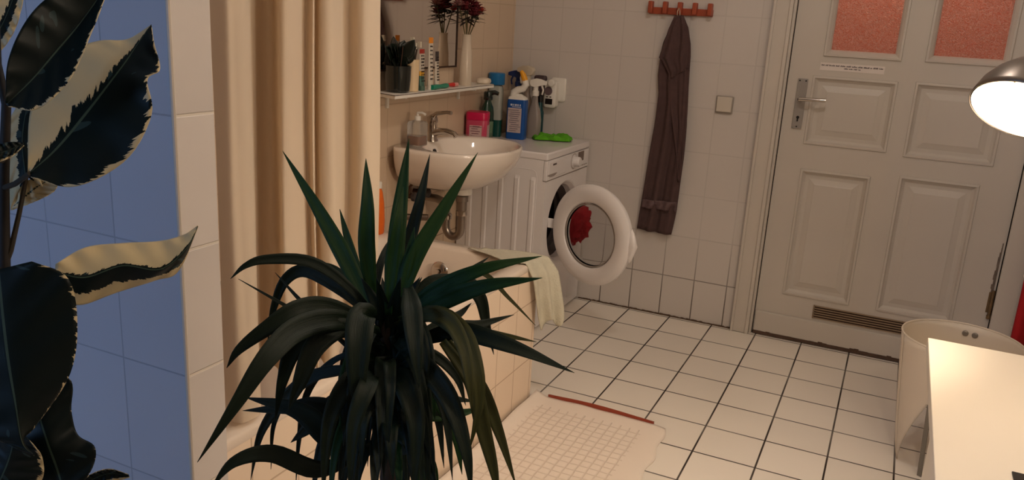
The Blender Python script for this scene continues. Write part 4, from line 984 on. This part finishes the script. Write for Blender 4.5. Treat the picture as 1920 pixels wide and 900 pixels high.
fx, fy = PD(735, 620, crownD).x, PD(735, 620, crownD).y
dp.location = (fx, fy, 0); WL[dp.name] = Vector((fx, fy, 0))
def catm(pts, t):
    s = t*(len(pts)-1); i = min(int(s), len(pts)-2); f = s-i
    p0 = pts[i-1] if i > 0 else pts[0]*2-pts[1]; p3 = pts[i+2] if i+2 < len(pts) else pts[-1]*2-pts[-2]; p1, p2 = pts[i], pts[i+1]
    return .5*((2*p1)+(p2-p0)*f+(2*p0-5*p1+4*p2-p3)*f*f+(3*p1-p0-3*p2+p3)*f**3)
def strap(pts, wpx, m_, par, twist=0, n=26, fold=.30, taper=.38, name='leaf', face=None):
    """pts: list of (px, py, depth offset)"""
    W3 = [PD(x, y, crownD+dz) for x, y, dz in pts]
    ww = wpx/FPX*(crownD+sum(p[2] for p in pts)/len(pts))*.5
    q = bm_(); uvl = q.loops.layers.uv.new('UVMap'); rows = []
    for i in range(n+1):
        t = i/n; c = catm(W3, t); d = (catm(W3, min(1, t+.02))-catm(W3, max(0, t-.02))).normalized()
        vd = (c-CAM).normalized(); s = d.cross(vd); s.normalize(); nrm = s.cross(d)
        ang = twist*(t-.3); s2 = s*math.cos(ang)+nrm*math.sin(ang); n2 = s2.cross(d)
        prof = min(1, .5+t*1.6)*(1 if t < taper else max(0, 1-((t-taper)/(1-taper))**1.7))
        h = ww*prof+.0002
        rows.append([(c-s2*h-n2*h*fold), (c-s2*h*.5-n2*h*fold*.45), c, (c+s2*h*.5-n2*h*fold*.45), (c+s2*h-n2*h*fold)])
    vr = [[q.verts.new(p) for p in r] for r in rows]
    for i in range(n):
        for k in range(4):
            f = q.faces.new((vr[i][k], vr[i][k+1], vr[i+1][k+1], vr[i+1][k]))
            for lp, (uu, vv_) in zip(f.loops, ((k/4, i/n), ((k+1)/4, i/n), ((k+1)/4, (i+1)/n), (k/4, (i+1)/n))): lp[uvl].uv = (uu, vv_)
    return obj(name, q, m_, par, smooth=True, solid=.0007, auto=False)
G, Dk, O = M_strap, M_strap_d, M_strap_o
hero = [
 ([(700,590,0),(650,490,.01),(598,395,.03),(530,283,.06)], 31, G, 0),
 ([(702,590,.02),(668,500,.04),(650,440,.05),(637,392,.06)], 17, G, .3),
 ([(702,580,0),(688,470,-.02),(689,380,-.03),(686,297,-.02)], 31, G, .2),
 ([(738,590,0),(742,470,0),(754,360,.01),(767,259,.02)], 32, G, .5),
 ([(728,590,-.02),(735,490,-.03),(745,420,-.04),(756,350,-.03)], 26, G, -.4),
 ([(745,600,.02),(762,480,.03),(788,375,.04),(806,289,.05)], 24, Dk, .3),
 ([(742,600,.0),(775,490,.0),(832,390,.01),(896,286,.02)], 31, G, -.3),
 ([(735,600,.01),(757,520,.0),(770,465,.0),(777,426,.0)], 19, G, .4),
 ([(700,600,.03),(703,540,.04),(718,480,.06),(737,440,.08)], 16, Dk, .2),
 ([(745,600,0),(815,545,-.03),(905,505,-.05),(1016,480,-.04)], 30, G, .3),
 ([(752,612,0),(830,565,-.04),(915,535,-.07),(1017,521,-.08)], 34, G, -.3),
 ([(752,615,.04),(800,535,.05),(860,520,.07),(917,482,.09)], 24, Dk, .5),
 ([(780,640,0),(860,622,-.03),(960,650,-.05),(1077,699,-.05)], 36, Dk, .5),
 ([(850,520,.02),(905,512,.03),(955,560,.05),(1004,610,.06)], 9, O, 1.0),
 ([(780,650,.02),(850,615,.04),(900,608,.06),(964,590,.08)], 21, Dk, .3),
 ([(760,600,.04),(860,530,.07),(898,555,.08),(912,610,.09),(926,665,.09)], 26, Dk, .5),
 ([(790,630,.04),(880,620,.06),(950,630,.07),(1006,641,.08)], 13, O, .3),
 ([(760,640,.04),(820,610,.06),(860,590,.08),(884,568,.09)], 18, Dk, .3),
 ([(745,612,-.02),(808,588,-.06),(862,620,-.09),(890,690,-.11),(897,760,-.11),(880,845,-.10)], 38, O, .7),
 ([(750,600,-.03),(800,590,-.08),(840,600,-.10),(868,650,-.12),(880,720,-.13),(884,770,-.12)], 30, O, .6),
 ([(745,640,-.03),(790,680,-.07),(840,745,-.10),(872,840,-.11),(885,930,-.11)], 38, Dk, .5),
 ([(830,640,-.05),(885,720,-.06),(905,800,-.06),(925,880,-.05),(935,935,-.05)], 30, O, .3),
 ([(840,640,-.04),(900,725,-.02),(935,810,-.01),(968,912,0)], 26, O, .4),
 ([(765,540,-.06),(772,580,-.10),(778,650,-.12),(786,728,-.12)], 38, Dk, .3),
 ([(740,760,.02),(790,775,.04),(850,777,.06),(905,765,.08)], 26, G, .2),
 ([(740,740,.03),(800,745,.05),(850,748,.07),(893,753,.08)], 17, Dk, .3),
 ([(730,790,.03),(720,800,-.02),(755,820,-.06),(777,850,-.06),(795,880,-.05)], 24, Dk, .3),
 ([(700,590,0),(645,530,-.02),(580,490,-.04),(500,486,-.06),(460,498,-.07),(432,523,-.07)], 21, Dk, .5),
 ([(705,600,.02),(640,545,.02),(575,508,.03),(535,525,.03),(512,580,.03),(502,640,.03)], 24, Dk, .5),
 ([(690,600,.03),(660,540,.02),(630,505,.03),(585,492,.04),(560,490,.05)], 12, O, .5),
 ([(665,655,.0),(600,610,-.02),(530,570,-.04),(447,523,-.06)], 8, Dk, 0),
 ([(660,660,.02),(610,610,.02),(560,560,.02),(516,511,.02)], 9, Dk, 0),
 ([(700,610,0),(625,575,-.04),(560,578,-.08),(500,615,-.10),(448,655,-.11),(425,690,-.11)], 34, Dk, .6),
 ([(695,630,0),(640,600,-.05),(560,615,-.10),(500,670,-.14),(440,760,-.16),(370,867,-.17)], 46, Dk, .6),
 ([(700,640,.0),(620,615,-.02),(555,650,-.04),(530,710,-.05),(515,790,-.05)], 36, Dk, .6),
 ([(700,640,-.02),(640,615,-.05),(590,650,-.08),(560,720,-.10),(540,770,-.10)], 42, Dk, .4),
 ([(690,780,-.0),(600,760,.0),(540,765,.01),(455,770,.02)], 30, Dk, .2),
 ([(690,840,.0),(600,880,-.05),(510,850,-.08),(440,865,-.10),(395,915,-.11)], 34, Dk, .4),
 ([(680,860,0),(620,820,-.02),(560,770,-.02),(460,745,-.02)], 44, Dk, .2),
 ([(690,700,.02),(620,760,.03),(580,800,.03),(545,830,.03)], 32, Dk, .3),
 ([(690,690,.02),(600,700,.04),(540,740,.05),(490,810,.06),(470,900,.06)], 24, Dk, .3),
 ([(640,700,.04),(560,720,.06),(515,790,.07),(508,880,.07)], 12, Dk, .3),
 ([(690,650,.03),(620,680,.05),(575,740,.06),(560,830,.07),(555,905,.07)], 13, Dk, .3),
 ([(700,600,-.07),(680,590,-.10),(672,640,-.12),(670,720,-.12),(680,800,-.10)], 52, Dk, .2),
 ([(700,700,-.06),(690,720,-.12),(662,800,-.14),(655,930,-.14)], 34, Dk, .2),
 ([(740,700,-.05),(760,720,-.09),(780,800,-.11),(775,935,-.11)], 44, Dk, .2),
 ([(700,680,-.03),(650,720,-.08),(615,800,-.10),(605,930,-.10)], 34, Dk, .3),
]
for pts, wpx, m_, tw_ in hero:
    strap(pts, wpx, m_, dp, tw_)
random.seed(11)
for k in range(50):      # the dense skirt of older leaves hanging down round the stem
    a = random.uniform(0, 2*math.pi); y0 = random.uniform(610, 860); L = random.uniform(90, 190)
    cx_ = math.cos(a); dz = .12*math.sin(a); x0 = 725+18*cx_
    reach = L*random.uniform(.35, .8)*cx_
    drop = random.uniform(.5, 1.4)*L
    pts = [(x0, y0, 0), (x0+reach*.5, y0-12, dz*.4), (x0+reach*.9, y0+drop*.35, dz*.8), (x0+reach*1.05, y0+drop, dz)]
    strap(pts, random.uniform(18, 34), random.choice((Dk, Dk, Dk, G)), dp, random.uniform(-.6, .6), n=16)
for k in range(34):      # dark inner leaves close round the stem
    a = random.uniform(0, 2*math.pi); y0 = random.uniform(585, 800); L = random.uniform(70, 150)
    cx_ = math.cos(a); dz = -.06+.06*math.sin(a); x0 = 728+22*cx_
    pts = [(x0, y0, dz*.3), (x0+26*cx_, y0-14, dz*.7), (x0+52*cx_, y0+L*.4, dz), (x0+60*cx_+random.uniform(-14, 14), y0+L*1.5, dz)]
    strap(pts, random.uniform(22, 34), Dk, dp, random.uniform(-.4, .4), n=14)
for k in range(8):
    a = 2*math.pi*k/8+.3; cx_ = math.cos(a); strap([(728+8*cx_, 640, .0), (730+16*cx_, 600, .012*math.sin(a)), (732+34*cx_, 560, .03*math.sin(a)), (734+60*cx_, 520, .06*math.sin(a))], 26, Dk, dp, .3, n=12)
q = bm_()
def stem_pt(px, py, dz=0): return PD(px, py, crownD+dz)
top = stem_pt(722, 590); fl = Vector((fx, fy, .42)); pts = [fl, Vector((fx, fy, .60)), Vector((fx, fy, .8)), top]
tube(q, [catm(pts, k/40) for k in range(41)], [.012+.002*(k % 2) for k in range(41)], 14)
obj('stem', q, mat('ringed_brown_stem', (56, 44, 32), .8, var=.3, scale=40), dp, smooth=True)
q = bm_(); lathe(q, (fx, fy, .22), [(.085, 0), (.09, .004), (.115, .20), (.122, .20), (.122, .225), (.108, .225), (.105, .19), (.02, .19)], n=40); obj('pot', q, mat('terracotta_pot', (150, 84, 56), .8), dp, smooth=True)
q = bm_(); lathe(q, (fx, fy, .41), [(.106, 0), (.09, .008), (.01, .012)], n=30); obj('soil', q, mat('dark_soil', (40, 28, 20), 1, bump=1, bscale=200), dp, smooth=True)
ps = thing('plant_stool', 'small wooden stool carrying the strap-leaved plant, below the frame', 'stool', (fx, fy, 0))
q = bm_(); lathe(q, (fx, fy, .195), [(.14, 0), (.145, .005), (.145, .02), (.14, .024)], n=36); obj('seat', q, M_wood, ps, smooth=True)
for k in range(3):
    a = k*2.094+.4; q = bm_(); tube(q, [(fx+.13*math.cos(a), fy+.13*math.sin(a), 0), (fx+.09*math.cos(a), fy+.09*math.sin(a), .197)], [.010, .014], 10); obj('leg', q, M_wood, ps, smooth=True)

# ------------------------------------------------------------------ variegated rubber plant at the left
def ficus_mat():
    mt, n, l, b = nm('variegated_leaf')
    tc = n.new('ShaderNodeTexCoord'); sx = n.new('ShaderNodeSeparateXYZ'); l.new(tc.outputs['UV'], sx.inputs[0])
    at = n.new('ShaderNodeAttribute'); at.attribute_name = 'green'
    def M(op, a, bb=None, cl=False):
        qn = n.new('ShaderNodeMath'); qn.operation = op; qn.use_clamp = cl
        for i, v in enumerate((a, bb)):
            if v is None: continue
            if isinstance(v, (int, float)): qn.inputs[i].default_value = v
            else: l.new(v, qn.inputs[i])
        return qn.outputs[0]
    av = M('ABSOLUTE', M('SUBTRACT', M('MULTIPLY', sx.outputs[0], 2), 1))
    skew = M('SUBTRACT', sx.outputs[1], M('MULTIPLY', av, .18))
    cb = n.new('ShaderNodeCombineXYZ'); l.new(M('MULTIPLY', sx.outputs[0], 1.6), cb.inputs[0]); l.new(M('MULTIPLY', skew, 22), cb.inputs[1]); l.new(M('MULTIPLY', sx.outputs[2], 1), cb.inputs[2])
    oi = n.new('ShaderNodeObjectInfo'); l.new(M('MULTIPLY', at.outputs['Fac'], 13.1), cb.inputs[2])
    nz = n.new('ShaderNodeTexNoise'); nz.inputs['Scale'].default_value = 1.3; nz.inputs['Detail'].default_value = 4; nz.inputs['Roughness'].default_value = .65; l.new(cb.outputs[0], nz.inputs['Vector'])
    edge = M('ADD', av, M('MULTIPLY', M('SUBTRACT', nz.outputs['Fac'], .5), .55))
    cream = M('GREATER_THAN', edge, at.outputs['Fac'])
    # blotches of grey green inside the dark
    cb2 = n.new('ShaderNodeCombineXYZ'); l.new(M('MULTIPLY', sx.outputs[0], 2.2), cb2.inputs[0]); l.new(M('MULTIPLY', skew, 8), cb2.inputs[1]); l.new(M('MULTIPLY', at.outputs['Fac'], 37.7), cb2.inputs[2])
    nz2 = n.new('ShaderNodeTexNoise'); nz2.inputs['Scale'].default_value = 1; nz2.inputs['Detail'].default_value = 1; l.new(cb2.outputs[0], nz2.inputs['Vector'])
    gg = M('GREATER_THAN', nz2.outputs['Fac'], .665)
    mx = n.new('ShaderNodeMix'); mx.data_type = 'RGBA'; mx.inputs[6].default_value = lin((13, 26, 24)); mx.inputs[7].default_value = lin((44, 64, 66)); l.new(gg, mx.inputs[0])
    mid = M('LESS_THAN', av, .022)
    mxm = n.new('ShaderNodeMix'); mxm.data_type = 'RGBA'; l.new(mx.outputs[2], mxm.inputs[6]); mxm.inputs[7].default_value = lin((74, 92, 78)); l.new(mid, mxm.inputs[0])
    mx2 = n.new('ShaderNodeMix'); mx2.data_type = 'RGBA'; l.new(mxm.outputs[2], mx2.inputs[6]); mx2.inputs[7].default_value = lin((226, 208, 164)); l.new(cream, mx2.inputs[0])
    l.new(mx2.outputs[2], b.inputs['Base Color']); b.inputs['Roughness'].default_value = .45; b.inputs['Specular IOR Level'].default_value = .3
    tr = n.new('ShaderNodeBsdfTranslucent'); l.new(mx2.outputs[2], tr.inputs['Color'])
    ms = n.new('ShaderNodeMixShader'); ms.inputs[0].default_value = .25; l.new(b.outputs[0], ms.inputs[1]); l.new(tr.outputs[0], ms.inputs[2]); l.new(ms.outputs[0], n['Material Output'].inputs[0])
    return mt
M_ficus = ficus_mat()
b0 = PD(8, 1400, 1.10)
rp = thing('rubber_plant', 'variegated rubber plant with dark and cream leaves at the left edge', 'houseplant', (b0.x, b0.y, 0))
def interp(L, t):
    s = t*(len(L)-1); i = min(int(s), len(L)-2); f = s-i; f = f
    return L[i]*(1-f)+L[i+1]*f
def fleaf(mid, left, right, gl, gr, depth, foldl=.0, foldr=.0, n=40, m=14, curl=0):
    """mid/left/right: pixel polylines from base to tip; gl, gr: share of each half that is green; depths give real relief"""
    to3 = lambda L: [Vector((x, y, 0)) for x, y in L]
    Mi, Le, Ri = to3(mid), to3(left), to3(right)
    q = bm_(); uvl = q.loops.layers.uv.new('UVMap'); gl_l = q.verts.layers.float.new('green'); rows = []
    for i in range(n+1):
        t = i/n; c = catm(Mi, t); a = catm(Le, t); b = catm(Ri, t); row = []
        dd0 = depth[0]+(depth[1]-depth[0])*t + curl*math.sin(math.pi*t)
        for k in range(2*m+1):
            u = k/m-1
            p = c.lerp(a, -u) if u < 0 else c.lerp(b, u)
            dz = (foldl*(-u)**1.3 if u < 0 else foldr*u**1.3)*math.sin(math.pi*min(.97, max(.03, t)))+.0022*math.sin(t*38+abs(u)*4)*abs(u)
            v = q.verts.new(PD(p.x, p.y, dd0+dz)); v[gl_l] = gl if u < 0 else gr
            row.append(v)
        rows.append(row)
    for i in range(n):
        for k in range(2*m):
            f = q.faces.new((rows[i][k], rows[i][k+1], rows[i+1][k+1], rows[i+1][k]))
            for lp, (uu, vv_) in zip(f.loops, ((k, i), (k+1, i), (k+1, i+1), (k, i+1))): lp[uvl].uv = (uu/(2*m), vv_/n)
    return obj('leaf', q, M_ficus, rp, smooth=True, solid=.0009, auto=False)
# upper leaf
fleaf([(12,196),(60,150),(105,98),(150,45),(200,-25)], [(10,192),(16,110),(55,30),(110,-15),(195,-28)], [(16,200),(70,204),(130,150),(172,60),(205,-25)], 1.25, .95, (1.00, 1.06), -.02, -.03)
# big leaf with cream left half
fleaf([(54,326),(105,280),(160,215),(222,135),(250,95),(284,46)], [(52,322),(58,205),(100,110),(180,78),(238,74),(282,48)], [(58,332),(140,350),(236,300),(284,215),(276,150),(300,130),(290,85),(284,50)], .16, .95, (1.02, 1.10), .035, -.02)
# leaf behind it
fleaf([(48,330),(42,270),(48,215),(64,160)], [(20,395),(14,300),(16,230),(60,160)], [(80,350),(66,290),(70,220),(70,160)], .35, .45, (1.10, 1.14))
fleaf([(95,335),(70,350),(45,370),(20,392)], [(95,332),(60,335),(40,350),(20,388)], [(110,345),(100,360),(70,376),(22,394)], .05, .05, (1.10, 1.12))
# small leaf entering at the left
fleaf([(-40,298),(-10,290),(20,280),(44,270)], [(-40,285),(-10,272),(20,266),(43,268)], [(-40,312),(-10,306),(22,294),(45,273)], 1.1, .8, (.95, .97))
# horizontal leaf
fleaf([(103,510),(160,520),(230,498),(300,505),(350,465),(371,424)], [(104,495),(160,464),(230,456),(300,452),(345,440),(371,423)], [(104,545),(146,572),(220,548),(290,526),(335,508),(371,426)], .10, .62, (1.05, 1.12), .02, .02)
# big drooping leaf
fleaf([(-2,505),(5,590),(16,680),(30,760),(42,830),(64,854)], [(-60,515),(-90,600),(-80,700),(-40,800),(20,836),(64,853)], [(60,490),(126,520),(145,600),(132,700),(70,795),(44,825),(65,856)], 1.2, 1.0, (.98, .98), .0, .03)
# lobed lower leaf
fleaf([(62,700),(72,770),(90,830),(108,880),(125,940)], [(60,700),(20,780),(-20,850),(0,910),(120,940)], [(70,700),(132,712),(134,770),(146,815),(178,838),(172,880),(130,940)], 1.2, 1.05, (1.05, 1.04), .02, .02)
fleaf([(30,800),(20,850),(5,890),(-20,940)], [(20,800),(-20,830),(-50,880),(-30,940)], [(60,830),(80,860),(75,905),(10,945)], 1.2, .9, (1.00, 1.02), .02, .02)
# pale leaf in the top corner and lower tip
fleaf([(-30,110),(-8,70),(12,30),(35,-30)], [(-40,100),(-30,60),(-10,10),(20,-30)], [(-20,120),(14,80),(34,40),(50,-30)], .2, .5, (1.08, 1.1))
fleaf([(150,915),(175,898),(205,888),(242,892)], [(150,905),(172,888),(205,879),(240,889)], [(155,930),(180,915),(210,905),(243,895)], .9, .6, (1.12, 1.14))
q = bm_(); tube(q, [(b0.x, b0.y, .25), PD(10, 900, 1.10), PD(9, 700, 1.10), PD(8, 500, 1.09), PD(7, 340, 1.08), PD(12, 196, 1.04), PD(-5, 120, 1.06), PD(-10, -40, 1.06)], [.012, .010, .009, .0075, .0065, .0055, .005, .004], 12)
obj('stem', q, mat('black_brown_stem', (28, 22, 18), .7, var=.3, scale=40), rp, smooth=True)
for pts in ([(8, 352, 1.08), (28, 345, 1.05), (56, 325, 1.02)], [(8, 500, 1.09), (20, 470, 1.09), (36, 400, 1.10), (50, 328, 1.10)], [(8, 520, 1.09), (50, 512, 1.07), (105, 512, 1.05)], [(8, 520, 1.09), (2, 512, 1.03), (-2, 505, .98)], [(9, 720, 1.10), (40, 702, 1.07), (66, 702, 1.05)], [(7, 300, 1.07), (-20, 300, 1.0), (-40, 298, .95)], [(9, 780, 1.10), (22, 790, 1.04), (30, 800, 1.0)], [(9, 930, 1.10), (80, 925, 1.11), (150, 915, 1.12)], [(-8, 130, 1.06), (-20, 120, 1.07), (-30, 110, 1.08)]):
    q = bm_(); tube(q, [PD(*p) for p in pts], [.004-.0004*k for k in range(len(pts))], 8); obj('leaf_stalk', q, mat('brown_stalk', (44, 36, 24), .7), rp, smooth=True)

q = bm_(); lathe(q, (b0.x, b0.y, 0), [(.10, 0), (.105, .004), (.13, .25), (.14, .25), (.14, .28), (.125, .28), (.12, .25), (.02, .25)], n=40); obj('pot', q, mat('grey_pot', (120, 116, 112), .6), rp, smooth=True)
